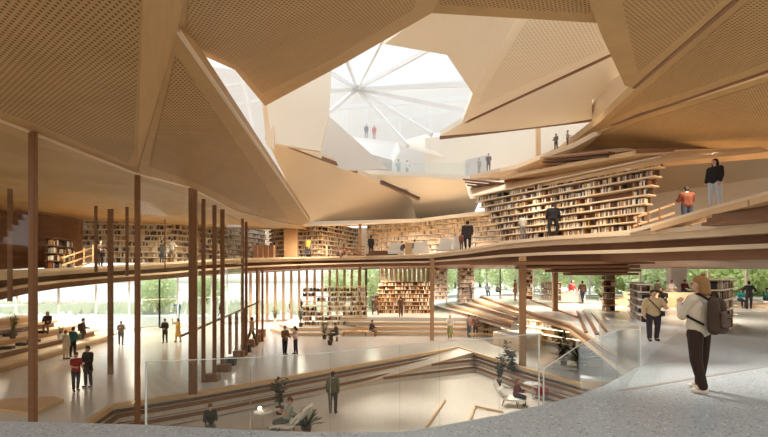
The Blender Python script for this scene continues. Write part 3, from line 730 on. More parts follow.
# I shelf behind woman
bookshelf('bookshelf', 'slanting bookshelf on the terrace right of the backpack woman', P(719, 300, 16.6)[:2], P(736, 290, 20)[:2], 2.62, 5, .39, .5, 0, 0, 0, .12, 'lip', 'walnut', .97, place='shelf behind the backpack woman', bt=.05)
bookshelf('bookshelf', 'slanting bookshelf with white boards behind the man with the crossbody bag', P(640, 300, 20.5)[:2], P(628, 290, 27)[:2], 2.62, 5, .34, .45, 0, 0, 0, .12, 'white', 'oak', .97, place='shelf behind the crossbody bag man', bt=.05)

def proj(c): return CX+c.x*FPX/c.y, HY-(c.z-CZ)*FPX/c.y
vis = []
for i, bkk in enumerate(ALLB):
    c = bkk[0]; px, py = proj(c)
    sc_ = bkk[1][0]*bkk[1][2]/(c.y**2)
    if 0 < px < 768 and 0 < py < 437: vis.append((sc_, i))
vis.sort(reverse=True); pick = set(i for _, i in vis[:300])
def bookmesh(m_):
    m = MB(); x0, x1, y0, y1 = -.5, .5, -.5, .5
    m.prism([(x0, y0+.12, -.5), (x0+.2, y0, -.5), (x1-.2, y0, -.5), (x1, y0+.12, -.5), (x1, y1, -.5), (x0, y1, -.5)], (0, 0, 1))
    return m.mesh('book', m_)
bms = [bookmesh(x_) for x_ in BM]+[bookmesh(x_) for x_ in BMP]
rest = MB(); ORD = ['lowest', 'second', 'third', 'fourth', 'fifth', 'sixth', 'seventh', 'eighth', 'ninth']
for i, (c, s, rz, ci, pale, place, r) in enumerate(ALLB):
    if i in pick:
        o = bpy.data.objects.new('book', bms[ci+(8 if pale else 0)]); COL.objects.link(o); o.location = c; o.scale = s; o.rotation_euler[2] = rz
        tag(o, '%s%s book on the %s row of the %s' % ('pale ' if pale else '', BOOKC[ci][0], ORD[r], place), 'book', 'books on the '+place)
    else: rest.box(c, s, rz, ci+(8 if pale else 0))
o = rest.build('books', BM+BMP); tag(o, 'rows of small books filling all the distant shelves', 'books', kind='stuff')

exec_people = True
# ------------------------------------------------------------------ people
def remesh(mb, vox, smooth=2):
    me = mb.mesh('tmp', M['white']); o = bpy.data.objects.new('tmp', me); COL.objects.link(o)
    r = o.modifiers.new('r', 'REMESH'); r.mode = 'VOXEL'; r.voxel_size = vox; r.use_smooth_shade = True
    s = o.modifiers.new('s', 'SMOOTH'); s.iterations = smooth; s.factor = .5
    dg = bpy.context.evaluated_depsgraph_get(); dg.update()
    out = bpy.data.meshes.new_from_object(o.evaluated_get(dg))
    bpy.data.objects.remove(o); bpy.data.meshes.remove(me)
    return out
def mkobj(name, me, mats, parent):
    me.materials.clear()
    for m in (mats if isinstance(mats, list) else [mats]): me.materials.append(m)
    me.polygons.foreach_set('use_smooth', [True]*len(me.polygons))
    me.name = name; o = bpy.data.objects.new(name, me); COL.objects.link(o); o.parent = parent; return o
def joinmesh(me, mb):
    bm = bmesh.new(); bm.from_mesh(me); t = mb.mesh('t', M['white']); bm.from_mesh(t); bm.to_mesh(me); bm.free(); bpy.data.meshes.remove(t)

SK = [(.62, .38, .26), (.42, .24, .15), (.70, .46, .33)]
def rotx(v, a): c, s = math.cos(a), math.sin(a); return Vector((v.x, v.y*c-v.z*s, v.y*s+v.z*c))
POSES = {
 'stand':  dict(legs=((2, 3), (-3, 3)), arms=((4, 8, 12), (0, 8, 12))),
 'walk':   dict(legs=((22, 6), (-20, 14)), arms=((-22, 8, 18), (22, 8, 24)), lean=3),
 'phone':  dict(legs=((2, 2), (-3, 4)), arms=((24, 10, 95), (20, 10, 90)), look=18),
 'hips':   dict(legs=((4, 3), (-3, 3)), arms=((6, 32, 60), (4, 28, 70))),
 'raise':  dict(legs=((8, 3), (-8, 6)), arms=((70, 50, 110), (6, 10, 20))),
 'hold':   dict(legs=((3, 3), (-3, 3)), arms=((10, 10, 80), (6, 10, 70)), look=10),
 'behind': dict(legs=((2, 2), (-2, 2)), arms=((-14, 10, 25), (-14, 10, 25))),
 'sit':    dict(legs=((85, 82), (80, 88)), arms=((25, 8, 60), (25, 8, 60)), lean=8, sit=True, look=20),
 'floor':  dict(legs=((88, 20), (80, 40)), arms=((35, 8, 50), (35, 8, 50)), lean=6, sit=True, look=20, cross=True),
 'lounge': dict(legs=((78, 60), (70, 40)), arms=((30, 8, 85), (30, 8, 85)), lean=-18, sit=True, look=25),
}
npers = [0]
def person(label, loc, H=1.72, face=0, pose='stand', top=(.05, .05, .06), bot=(.04, .04, .05), hair=(.03, .02, .015), long=False, skirt=False, coat=False,
           shoe=(.04, .035, .03), extra=None, vox=None, skin=0, sleeve=True, wide=1.0, group=None, hat=None, bald=False, female=False, seatz=None):
    """face = heading in degrees, 0 looks toward the camera (-y), 180 away"""
    loc = Vector(loc); npers[0] += 1
    dist = loc.y; vox = vox or (.012 if dist < 12 else .016 if dist < 20 else .022 if dist < 30 else .028)
    S = H/1.75; ps = POSES[pose] if isinstance(pose, str) else pose
    root = thing('person', label, 'person', loc, group, R(face))
    root.scale = (wide, 1+(wide-1)*.6, 1)
    lean = R(ps.get('lean', 0)); look = R(ps.get('look', 0)); turn = R(ps.get('turn', 0))
    sw = .175 if female else .195
    # forward = -y
    if ps.get('sit'): hz = (seatz if seatz is not None else .5)+.08
    else: hz = .93
    pel = Vector((0, 0, hz))
    def up(v): return pel+rotx(Vector((v[0], v[1], v[2]-.93)), lean)
    belly = up((0, 0, 1.08)); chest = up((0, .005, 1.30)); neck0 = up((0, .01, 1.44)); neck1 = up((0, -.005, 1.53))
    def hd(v):   # head frame around neck1
        q = rotx(Vector(v), look); c_, s_ = math.cos(turn), math.sin(turn)
        return neck1+Vector((q.x*c_-q.y*s_, q.x*s_+q.y*c_, q.z))
    body = MB(); shirt = MB(); pants = MB(); shoes = MB(); hands = MB()
    hw = .10
    body.ball(up((0, 0, .97)), (.155, .105, .11)); body.cap(up((0, 0, 1.0)), .115, belly, .105); body.cap(belly, .105, chest, .12)
    body.cap(up((-.075, 0, 1.33)), .1, up((.075, 0, 1.33)), .1); body.cap(up((-sw+.02, 0, 1.42)), .055, up((sw-.02, 0, 1.42)), .055)
    body.cap(neck0, .058, neck1, .05)
    # head
    body.ball(hd((0, -.005, .13)), (.075, .092, .105), 14, 10); body.cap(hd((0, -.045, .045)), .042, hd((0, -.055, .03)), .034)
    body.cap(hd((0, -.092, .115)), .012, hd((0, -.110, .085)), .017, 8)
    for s in (-1, 1): body.ball(hd((s*.078, .01, .11)), (.014, .022, .033), 8, 6)
    ex = .022+(.012 if coat else 0)
    shirt.cap(up((-.05, 0, .97 if not coat else .90)), .135+ex*.5, up((-.05, 0, 1.1)), .115+ex*.5); shirt.cap(up((.05, 0, .97 if not coat else .90)), .135+ex*.5, up((.05, 0, 1.1)), .115+ex*.5)
    shirt.cap(up((-.07, 0, 1.1)), .09+ex, up((-.08, 0, 1.32)), .1+ex); shirt.cap(up((.07, 0, 1.1)), .09+ex, up((.08, 0, 1.32)), .1+ex)
    shirt.cap(up((-sw+.02, 0, 1.415)), .06+ex, up((sw-.02, 0, 1.415)), .06+ex); shirt.cap(chest, .12+ex, neck0, .055+ex*.5); shirt.cap(belly, .112+ex, chest, .124+ex); shirt.ball(up((0, 0, 1.0)), (.165+ex*.5, .12+ex*.5, .12))
    hnd = []
    for k, s in enumerate((-1, 1)):
        pf, ab, el = [R(a) for a in ps['arms'][k][:3]]; inw = R(ps['arms'][k][3]) if len(ps['arms'][k]) > 3 else R(18 if el > R(40) else 6)
        sh = up((s*sw, 0, 1.41))
        d = Vector((s*math.sin(ab), -math.sin(pf)*math.cos(ab), -math.cos(pf)*math.cos(ab)))
        eb = sh+d*.285
        # bend the forearm forward / up from the upper arm direction
        t_ = pf+el; d2 = Vector((0, -math.sin(t_), -math.cos(t_))); d2 = Vector((s*math.sin(ab)*.5-s*math.sin(inw), d2.y, d2.z)).normalized()
        wr = eb+d2*.25
        body.cap(sh, .052, eb, .042); body.cap(eb, .042, wr, .028)
        if sleeve: shirt.cap(sh, .055+ex, eb, .044+ex); shirt.cap(eb, .044+ex, wr-d2*.02, .034+ex*.7)
        else: shirt.cap(sh, .055+ex, sh+d*.16, .052+ex)
        # hand: palm, four fingers, thumb
        sd = d2.cross(Vector((s, 0, .2))).normalized(); nm = sd.cross(d2).normalized()
        pc = wr+d2*.05
        body.cap(wr, .026, wr+d2*.075, .03); body.cap(wr+d2*.03+sd*.02, .018, wr+d2*.085+sd*.025, .015); body.cap(wr+d2*.03-sd*.02, .018, wr+d2*.085-sd*.025, .015)
        inn = nm if nm.dot(Vector((-s, 0, 0))) > 0 else -nm
        for q, ln in enumerate((.062, .072, .068, .05)):
            b0 = wr+d2*.085+sd*(.03-.02*q); b1 = b0+d2*ln*.5+inn*.012; b2 = b1+d2*ln*.3+inn*ln*.4
            hands.cap(b0-d2*.015, .0095, b1, .009, 6); hands.cap(b1, .009, b2, .0075, 6)
        b0 = wr+d2*.03+sd*.03; b1 = b0+sd*.028+d2*.03; hands.cap(b0, .012, b1, .011, 6); hands.cap(b1, .011, b1+d2*.032+inn*.012, .009, 6)
        hnd.append((wr, d2, pc))
    feet = []; SH = []
    for k, s in enumerate((-1, 1)):
        hp, kn = [R(a) for a in ps['legs'][k][:2]]; ab_ = math.sin(R(ps['legs'][k][2])) if len(ps['legs'][k]) > 2 else .045
        h0 = pel+Vector((s*.095, 0, -.01)); tx = s*(.35 if ps.get('cross') else ab_)
        d = Vector((tx, -math.sin(hp), -math.cos(hp))).normalized(); kk = h0+d*.43
        t_ = hp-kn; d2 = Vector((-tx*(2.2 if ps.get('cross') else .5), -math.sin(t_), -math.cos(t_))).normalized(); an = kk+d2*.42
        body.cap(h0, .088, kk, .055); body.cap(kk, .055, kk+d2*.14+Vector((0, .012, 0)), .055); body.cap(kk+d2*.14, .053, an, .036)
        lw = .016
        pants.cap(h0, .093+lw, kk, .062+lw); pants.cap(kk, .062+lw, an-d2*.03, .046+lw)
        fd = Vector((s*.12, -1, 0)).normalized()
        if abs(t_) > R(50): fd = (fd*.5+Vector((0, 0, .8))).normalized()
        feet.append((an, fd))
        body.cap(an, .036, an+fd*.13+Vector((0, 0, -.04)), .026)
        dn = Vector((0, 0, -.045))
        shoes = MB(); SH.append(shoes)
        shoes.cap(an+dn-fd*.035, .036, an+dn+fd*.13+Vector((0, 0, -.006)), .034); shoes.cap(an+dn+fd*.08, .042, an+dn+fd*.12, .038)
    pants.ball(up((0, 0, .96)), (.165, .12, .12))
    if not ps.get('sit'):
        low = min(f[0].z for f in feet)-.085; dz = -low
    else: dz = 0
    if skirt:
        pants.cone(up((0, 0, 1.02)), .14, pel+Vector((0, .02, -.52)), .24, 14)
    if coat:
        shirt.cone(up((0, 0, 1.0)), .17, pel+Vector((0, .01, -.28)), .2, 14)
    # grow surfaces
    def fin(me):
        for v in me.vertices: v.co = (v.co+Vector((0, 0, dz)))*S
        return me
    bm_ = remesh(body, vox); joinmesh(bm_, hands)
    bo = mkobj('body', fin(bm_), colmat(SK[skin], .55), root)
    mkobj('trousers' if not skirt else 'skirt', fin(remesh(pants, vox)), colmat(bot), root)
    mkobj('coat' if coat else 'shirt', fin(remesh(shirt, vox)), colmat(top), root)
    for q_ in SH: mkobj('shoe', fin(q_.mesh('s', M['white'])), colmat(shoe, .6), root)
    if not bald:
        h = MB(); h.ball(hd((0, .012, .155)), (.088, .1, .095), 14, 10); h.ball(hd((0, .045, .10)), (.08, .07, .10), 12, 8)
        if long:
            h.cap(hd((0, .05, .1)), .08, hd((0, .075, -.08)), .07)
            for s in (-1, 1): h.cap(hd((s*.065, .0, .1)), .035, hd((s*.075, .02, -.07)), .035)
        me = remesh(h, max(.014, vox*.8))
        mkobj('hair', fin(me), colmat(hair, .7), root)
    ey = MB()
    for s in (-1, 1): ey.ball(hd((s*.03, -.088, .125)), (.012, .01, .008), 8, 6)
    ey.cap(hd((-.02, -.088, .05)), .006, hd((.02, -.088, .05)), .006, 6)
    mkobj('face_features', fin(ey.mesh('e', M['white'])), colmat((.12, .05, .04), .5), root)
    def acc(name, mb, c, vx=None, rough=.7, lab=None):
        o = mkobj(name, fin(remesh(mb, vx) if vx else mb.mesh(name, M['white'])), colmat(c, rough), root)
        if lab: o['label'] = lab
        return o
    J = dict(up=up, hd=hd, hnd=hnd, pel=pel, feet=feet, acc=acc, root=root, loc=loc, S=S, dz=dz)
    if extra == 'crossbody':
        b = MB(); pts = [up((-.15, -.06, 1.47)), up((-.06, -.16, 1.32)), up((.06, -.165, 1.15)), up((.17, -.12, 1.0)), up((.2, 0, .98)), up((.08, .15, 1.15)), up((-.08, .15, 1.35)), up((-.15, -.06, 1.47))]
        for p_, q_ in zip(pts, pts[1:]): b.cap(p_, .014, q_, .014, 6)
        acc('bag_strap', b, (.03, .03, .03)); b = MB(); b.box(up((.2, -.05, .95)), (.09, .22, .18)); acc('shoulder_bag', b, (.04, .035, .03), .015)
    if extra == 'backpack':
        b = MB(); b.cap(up((-.06, .2, 1.02)), .1, up((-.06, .19, 1.34)), .09); b.cap(up((.06, .2, 1.02)), .1, up((.06, .19, 1.34)), .09)
        acc('backpack', b, (.09, .07, .05), .018)
    if extra == 'bag':
        wr = hnd[1][2]; b = MB(); b.box(wr+Vector((0, 0, -.25)), (.1, .26, .24)); acc('handbag', b, (.06, .04, .03), .015)
    if extra in ('tablet', 'book'):
        c = (hnd[0][2]+hnd[1][2])/2+Vector((0, -.06, .03)); b = MB(); b.box(c, (.26, .17, .02)); 
        o = b.build('book' if extra == 'book' else 'tablet', colmat((.7, .68, .6) if extra == 'book' else (.05, .05, .05), .4), None, local=True)
        rot = Matrix.Rotation(R(face), 4, 'Z')
        o.matrix_world = Matrix.Translation(loc) @ rot @ Matrix.Scale(S, 4)
        tag(o, ('open pale book' if extra == 'book' else 'dark tablet')+' in the hands of the reader in the cream lounge chair', 'book' if extra == 'book' else 'tablet')
    return J

blk, nav, wht, bei, brn, olv = (.02, .02, .022), (.03, .04, .07), (.75, .73, .68), (.62, .50, .36), (.14, .08, .05), (.16, .15, .08)
# --- main floor
def g(px, py, z=0): return G(px, py, z)
person('person in a red shirt and black trousers pointing beside the suited man, left floor', g(76, 391), 1.56, 60, 'hold', (.32, .04, .04), blk, (.03, .02, .02), female=True, sleeve=False)
person('person in a dark open suit beside the red-shirted woman on the left floor', g(88, 387), 1.72, -20, 'hold', (.05, .04, .035), (.03, .03, .03), (.10, .06, .04), coat=True)
person('person seen from behind in a beige coat with a crossbody strap near the left benches', g(66, 359), 1.6, 160, 'stand', (.66, .56, .44), bei, (.25, .13, .06), coat=True, extra='crossbody', female=True)
person('person in a teal top standing close behind the beige coat', g(73, 357), 1.72, 170, 'phone', (.04, .14, .15), blk, (.12, .06, .03))
person('person in a long dark coat with a backpack at the left benches', g(83, 345), 1.8, 110, 'hold', (.07, .045, .035), (.10, .10, .11), (.03, .02, .02), coat=True, extra='backpack')
person('person walking alone in a grey-brown top beside the left floor column', g(121, 345), 1.62, 40, 'phone', (.22, .18, .15), (.12, .11, .11), (.05, .03, .02), female=True)
person('person in a black suit standing next to the yellow dress', g(165, 343), 1.68, -10, 'hold', blk, blk, (.05, .03, .02), coat=True)
person('person in a long yellow dress shading the eyes with one arm', g(178, 342), 1.68, -30, 'raise', (.62, .36, .05), (.62, .36, .05), (.06, .03, .02), skirt=True, long=True, female=True, sleeve=False)
person('person in blue outside the left glass front with arms up', (-23.5, 52.5, -.05), 1.8, 30, 'raise', (.06, .25, .42), (.06, .22, .38))
person('person in dark clothes walking outside seen behind the slim posts', (-19.0, 53.5, -.05), 1.7, 90, 'walk', blk, blk)
person('person in a tan shirt and olive trousers climbing the slatted stair', Vector((-8.35, 29.0, .38)), 1.75, 130, 'walk', (.48, .34, .18), (.10, .11, .05))
person('person in a brown jacket facing the pale-bloused woman in the hall centre', g(285, 355), 1.72, 50, 'hold', (.18, .09, .05), blk, (.03, .02, .02))
person('person in a pale blouse and dark trousers facing the brown jacket in the hall centre', g(295.5, 354), 1.66, -60, 'phone', (.68, .50, .42), (.05, .04, .05), (.04, .02, .02), long=True, female=True)
person('person sitting in black near the left edge of the low platform', g(290, 312), 1.7, 60, 'sit', blk, blk, seatz=.45)
person('person standing in dark grey left of the central bookshelf', g(301, 312), 1.7, -20, 'stand', (.06, .06, .07), blk)
person('person in a brown jacket seated among plants below the central bookshelf', g(337, 341), 1.72, -70, 'sit', (.10, .07, .05), (.09, .07, .06), seatz=.45)
person('person in a dark jacket seated low at the book table right of the central bookshelf', g(371, 336), 1.7, 60, 'sit', (.06, .05, .06), (.28, .14, .06), seatz=.4)
person('person in grey in a pair right of the central bookshelf, left of the two', Vector((-1.05, 45.5, 1.2)), 1.75, 20, 'hold', (.10, .09, .09), (.07, .07, .08))
person('person in black in a pair right of the central bookshelf, right of the two', Vector((-.7, 46.2, 1.2)), 1.75, -20, 'stand', blk, nav)
person('person walking in a brown coat left of the dense book block', Vector((-.75, 41.5, 1.2)), 1.7, 150, 'walk', (.20, .10, .06), (.12, .06, .04), coat=True)
person('person seen from behind browsing the dense book block', Vector((1.45, 39.6, 1.2)), 1.72, 180, 'phone', (.16, .09, .05), (.12, .08, .05))
person('person in a white top and long green skirt by the rear steps', g(450, 338), 1.7, 0, 'raise', (.62, .56, .48), (.30, .30, .12), (.04, .02, .02), skirt=True, female=True)
person('person in a pink top and blue jeans, left of the trio by the rear steps', g(469, 337), 1.68, 30, 'hold', (.45, .28, .22), (.10, .14, .20), female=True)
person('person in dark brown clothes, middle of the trio by the rear steps', g(475.5, 337), 1.62, -20, 'phone', (.14, .08, .07), (.07, .05, .05))
person('person in a long brown coat, right of the trio by the rear steps', g(486, 336), 1.75, 0, 'stand', (.18, .11, .08), (.10, .06, .05), coat=True)
person('person with dark hair seated behind the white counter', g(508, 336), 1.65, 40, 'sit', (.65, .45, .30), bei, long=True, female=True, seatz=.5)
person('person in tan on the long steps, left of the chatting two', Vector((8.15, 46.6, 2.3)), 1.72, -40, 'stand', (.30, .18, .12), (.22, .12, .08))
person('person in dark grey on the long steps gesturing to the tan one', Vector((8.75, 46.0, 2.3)), 1.75, 50, 'hold', (.10, .09, .09), (.06, .06, .06))
person('person in brown on the rear terrace pushing a child carrier beside the tall column', Vector((11.3, 39.6, 2.6)), 1.75, 60, 'stand', (.24, .12, .07), (.16, .08, .05), coat=True)
person('person in dark brown, shorter, right beside the tall column on the rear terrace', Vector((11.55, 38.5, 2.6)), 1.35, 40, 'stand', (.14, .08, .06), (.10, .06, .05))
person('person in grey behind the potted shrub at the middle glass front', Vector((10.8, 48, 2.6)), 1.7, 0, 'sit', (.10, .12, .14), nav, seatz=.45)
person('person in a pale shirt right of the potted shrub at the middle glass front', Vector((12.0, 49, 2.6)), 1.6, 60, 'sit', (.16, .16, .17), blk, seatz=.45)
person('person in a red shirt and white trousers carrying a black bag on the terrace', Vector((15.7, 38.4, 2.6)), 1.75, 30, 'walk', (.48, .04, .04), wht, extra='bag')
person('person in a brown jacket walking away across the terrace', G(582.5, 303, 2.6), 1.75, 180, 'walk', (.10, .06, .045), nav, (.02, .02, .02))
person('person in a dark top reading on the upper seat step, left of the terrace readers', Vector((19.3, 32.6, 3.1)), 1.7, 20, 'sit', (.08, .07, .05), blk, seatz=.45)
person('person in black sprawled on the lower seat step of the terrace', Vector((18.8, 30.9, 2.62)), 1.7, -40, 'floor', blk, (.03, .03, .04), seatz=.35)
person('person in a white shirt with bushy hair sitting against the white pier', Vector((20.7, 33.2, 3.1)), 1.7, 0, 'sit', (.75, .74, .70), bei, (.10, .05, .03), seatz=.45)
person('person in a dark red shirt and blue jeans sitting reading right of the white pier', Vector((21.7, 33.3, 3.1)), 1.72, 0, 'sit', (.07, .02, .02), (.03, .06, .12), seatz=.45)
person('person in a black suit with one hand on the hip by the right glass front', G(749, 309, 2.6), 1.75, 150, 'hips', (.03, .035, .04), (.03, .03, .035), (.03, .02, .02))
person('person in a pale top sitting on the long bench just behind the slanting shelf', Vector((22.9, 30.8, 2.62)), 1.7, -20, 'sit', (.34, .30, .33), blk, seatz=.45)
person('person in teal sitting on the long bench left of the suited man', Vector((23.7, 30.6, 2.62)), 1.62, -10, 'sit', (.04, .30, .32), (.05, .04, .05), long=True, female=True, seatz=.45)
person('person in green sitting cross-legged at the right edge on the long bench', Vector((25.4, 30.6, 2.62)), 1.6, 0, 'floor', (.05, .16, .13), (.06, .04, .04), (.02, .02, .02), seatz=.5)
person('person in a beige jumper with a crossbody strap and cap standing on the terrace', G(653.5, 341, 2.6), 1.62, -10, dict(legs=((2, 3), (-4, 4)), arms=((0, 14, 20), (14, 22, 80, 40))), (.58, .44, .26), (.05, .04, .05), (.04, .02, .02), extra='crossbody', wide=1.25)
# --- pit
person('person in an olive jumper seen from behind standing on the sunken floor', G(333, 413.5, -1), 1.72, 170, 'behind', (.13, .12, .07), (.06, .05, .05), (.05, .025, .015))
person('person in a dark cardigan sitting on the sunken floor behind the deck rim', G(210, 431, -1), 1.65, 25, 'sit', (.05, .05, .04), (.16, .18, .18), (.14, .05, .03), female=True, seatz=.2)
jm = person('person in a pale green shirt reading in the cream lounge chair', G(284, 436, -1)+Vector((0, .4, 0)), 1.72, -75, 'lounge', (.38, .42, .36), (.17, .16, .13), (.16, .06, .03), seatz=.42, sleeve=False, extra='book')
person('person in a dark red top hunched in the white lounge chair', G(519, 405, -1)+Vector((-.15, 0, 0)), 1.6, 65, 'sit', (.13, .03, .03), (.04, .03, .03), (.22, .08, .04), female=True, long=True, seatz=.42)
# --- left benches
person('person with orange hair sitting on the left stepped benches', Vector((-20.6, 28.2, 1.25)), 1.65, 20, 'sit', (.10, .05, .05), (.3, .2, .15), (.55, .22, .05), long=True, female=True, seatz=.45)
# --- third level
def l3(px, back=.45):
    _, D, yt, _ = fr(px); p = P(px, yt, D); return Vector((p.x, p.y+back, p.z)) if px < 360 else Vector((p.x*(p.y+back)/p.y, p.y+back, p.z))
person('person leaning over the railing of the glazed room at left', l3(93, .8), 1.72, 60, 'hold', (.08, .05, .04), (.04, .03, .03))
person('person in dark clothes with a shoulder bag at the left bookshelf, left of the pair', l3(159), 1.62, 150, 'stand', (.06, .06, .05), (.04, .04, .05), extra='bag')
person('person in a grey top and brown trousers at the left bookshelf, right of the pair', l3(169), 1.72, 170, 'phone', (.36, .32, .28), (.18, .11, .06))
person('person in an orange top and dark trousers before the corner bookshelf', l3(307), 1.75, 150, 'walk', (.62, .32, .05), (.04, .04, .06))
person('person in pale clothes crouched at the corner bookshelf', l3(326), 1.15, 100, 'stand', (.60, .42, .28), (.50, .34, .22))
person('person in dark clothes seated on the floor, left of the two children', l3(337), 1.2, 40, 'floor', (.10, .04, .03), (.06, .04, .04), seatz=.1)
person('person in red-brown seated on the floor, right of the two children', l3(344), 1.35, -40, 'floor', (.22, .08, .06), (.10, .05, .04), seatz=.2)
person('person in black standing right of the thin post on the third level', l3(371), 1.65, 180, 'stand', (.05, .04, .04), (.04, .03, .03))
person('person with dark hair seated in the left lounge chair on the third level', l3(402, 1.2), 1.5, 180, 'sit', (.12, .09, .08), blk, seatz=.45)
person('person in grey seated behind the tan table on the third level', l3(414, 1.6), 1.6, 150, 'sit', (.22, .18, .16), blk, seatz=.5)
person('person small and red-clad beside the heavy dark man on the third level', l3(461.5), 1.1, 180, 'stand', (.30, .10, .07), (.12, .08, .08))
person('person heavy-set in a dark jacket seen from behind on the third level', l3(467.5), 1.8, 180, 'stand', (.05, .04, .04), (.03, .03, .035), (.04, .02, .02), coat=True, wide=1.3)
person('person in a pale top and grey trousers before the large bookshelf wall', l3(523), 1.42, 170, 'hold', (.40, .36, .31), (.16, .15, .15), female=True)
person('person in a long black coat striding before the large bookshelf wall', l3(553), 1.8, 160, dict(legs=((8, 3, 12), (-8, 6, 9)), arms=((10, 12, 60), (4, 12, 40))), (.022, .02, .022), (.02, .02, .022), (.03, .02, .02), wide=1.2)
def rp_(px, y, D, b=.35): p = P(px, y, D); return Vector((p.x*(D+b)/D, D+b, p.z))
person('person in a rust vest with grey sleeves seen from behind on the ramp', Vector(((687-CX)*19.4/FPX, 19.4, 6.72)), 1.74, 175, 'phone', (.13, .04, .022), (.04, .05, .08), (.03, .02, .02), wide=1.2)
person('person with long black hair, black jacket and light jeans on the ramp', rp_(715, 205.5, 16.6), 1.74, -70, dict(legs=((2, 3), (-3, 3)), arms=((6, 7, 14), (2, 7, 12))), wide=1.22, top=(.022, .018, .018), bot=(.42, .46, .52), hair=(.015, .012, .012), long=True, female=True, coat=False, shoe=(.6, .5, .4))
# --- fourth and fifth level
def l4(px, py, D, b=.5): p = P(px, py, D); return Vector((p.x*(D+b)/D, D+b, p.z))
person('person in pale blue on the misty upper walkway, left of the talking two', l4(398.5, 175, 38), 1.4, -30, 'hold', (.50, .58, .66), (.45, .47, .50), (.12, .10, .09))
person('person in white with fair hair on the misty upper walkway, right of the talking two', l4(407, 175.5, 38), 1.4, 50, 'hold', (.75, .75, .76), (.45, .46, .48), (.55, .48, .40), long=True, female=True)
person('person in light grey before the grey boxed doorway, left of the two', l4(479, 172, 35.3), 1.15, 20, 'stand', (.45, .46, .45), (.40, .40, .40))
person('person in dark grey before the grey boxed doorway, right of the two', l4(488.5, 170, 34.6), 1.35, -20, 'hold', (.16, .14, .13), (.14, .13, .12))
person('person in grey leaning on the upper walkway rim beneath the right ceiling blades', l4(556, 148.5, 26.8), 1.0, -60, 'hold', (.18, .17, .15), (.12, .11, .10))
person('person with sandy hair on the upper walkway rim beneath the right ceiling blades', l4(567.5, 145.5, 25.7), 1.0, 60, 'hold', (.40, .36, .30), (.15, .14, .12), (.35, .18, .08))
person('person in a pink-red top high up behind the skylight frame', P(374, 140, 50)+Vector((0, 1, .4)), 1.5, 0, 'stand', (.6, .18, .16), (.5, .3, .3))
person('person in dark clothes high up behind the skylight frame', P(366, 139, 50)+Vector((0, 1, .4)), 1.5, 0, 'stand', (.2, .2, .22), (.3, .3, .32))

# --- foreground woman
struct('trim_4', MB().beam(P(636, 151.3, 20.8), P(900, 147, 16.6), .3, .14), M['walnut'])
wl = G(699, 391.5, 3.0)
W = person('person with blonde hair, cream jumper and grey backpack seen from behind in the foreground', wl, 1.68, 208,
           dict(legs=((6, 2, 11), (-7, 4, 10)), arms=((8, 4, 25), (26, 2, 122, 40)), turn=38), (.66, .58, .46), (.045, .028, .022), (.32, .18, .07), female=True, shoe=(.72, .66, .56), vox=.009, wide=1.1)
up, hd, acc = W['up'], W['hd'], W['acc']
h = MB(); h.ball(hd((0, .03, .145)), (.095, .108, .10), 14, 10)
for k in range(8):
    a = R(-5+27*k)
    h.cap(hd((math.cos(a)*.07, .03+math.sin(a)*.065, .14)), .042, hd((math.cos(a)*.09, .03+math.sin(a)*.085, -.015-.015*(k % 2))), .034)
acc('bobbed_hair', h, (.30, .165, .065), .01)
h = MB(); h.ball(hd((.0, .05, .262)), (.03, .03, .024), 12, 8); h.ball(hd((.018, .07, .258)), (.02, .018, .018), 10, 8); acc('hair_bun', h, (.33, .17, .06))
bp = MB(); bp.cap(up((-.09, .25, .98)), .085, up((-.075, .23, 1.36)), .075); bp.cap(up((.09, .25, .98)), .085, up((.075, .23, 1.36)), .075); bp.cap(up((-.09, .27, .98)), .07, up((.09, .27, .98)), .07); bp.cap(up((-.05, .2, 1.42)), .05, up((.05, .2, 1.42)), .05)
bpk = acc('backpack', bp, (.075, .05, .035), .012)
b = MB(); b.cap(up((-.06, .35, 1.04)), .035, up((.06, .35, 1.04)), .035); b.cap(up((-.06, .34, 1.22)), .035, up((.06, .34, 1.22)), .035); b.box(up((0, .345, 1.12)), (.15, .06, .2))
acc('pocket', b, (.14, .10, .075), .01).parent = bpk
b = MB()
for s in (-1, 1):
    pts = [up((s*.1, .2, 1.40)), up((s*.115, .06, 1.50)), up((s*.125, -.06, 1.46)), up((s*.15, -.135, 1.33)), up((s*.2, -.04, 1.15)), up((s*.16, .14, 1.05))]
    for p_, q_ in zip(pts, pts[1:]): b.cap(p_, .018, q_, .018, 8)
b.cap(up((-.02, .24, 1.46)), .01, up((0, .24, 1.5)), .01); b.cap(up((0, .24, 1.5)), .01, up((.02, .24, 1.46)), .01)
acc('straps', b, (.02, .018, .016)).parent = bpk
b = MB(); b.cone(up((0, .375, 1.24)), .022, up((0, .385, 1.24)), .022, 14); b.box(up((-.07, .385, 1.12)), (.008, .01, .2)); b.box(up((.0, .388, 1.15)), (.12, .006, .008))
acc('badge', b, (.02, .018, .016)).parent = bpk

# ------------------------------------------------------------------ furniture and plants
def lounge_chair(label, loc, rz):
    t = thing('lounge_chair', label, 'chair', loc, None, rz)
    s = MB(); prof = [(.62, .30), (.30, .36), (0, .34), (-.28, .38), (-.52, .66), (-.72, 1.02)]
    def shell(y0, y1, th):
        m = MB()
        for (a, b), (c, d) in zip(prof, prof[1:]): m.prism([(a, y0, b), (c, y0, d), (c, y1, d), (a, y1, b)], (-.02, 0, -th))
        return m
    o = shell(-.42, .42, .09).build('seat_shell', M['cushion'], t, local=True)
    m = MB(); m.prism([(-.25, -.38, .40), (-.5, -.38, .69), (-.5, .38, .69), (-.25, .38, .40)], (.07, 0, .06)); m.build('back_cushion', M['cushion'], t, local=True)
    for sx in (-.35, .3):
        for sy in (-.3, .3): MB().cone((sx, sy, 0), .018, (sx*.8, sy*.9, .32), .025, 8).build('leg', M['brown'], t, local=True)
    return t
c1 = G(284, 436, -1)+Vector((0, .4, 0))
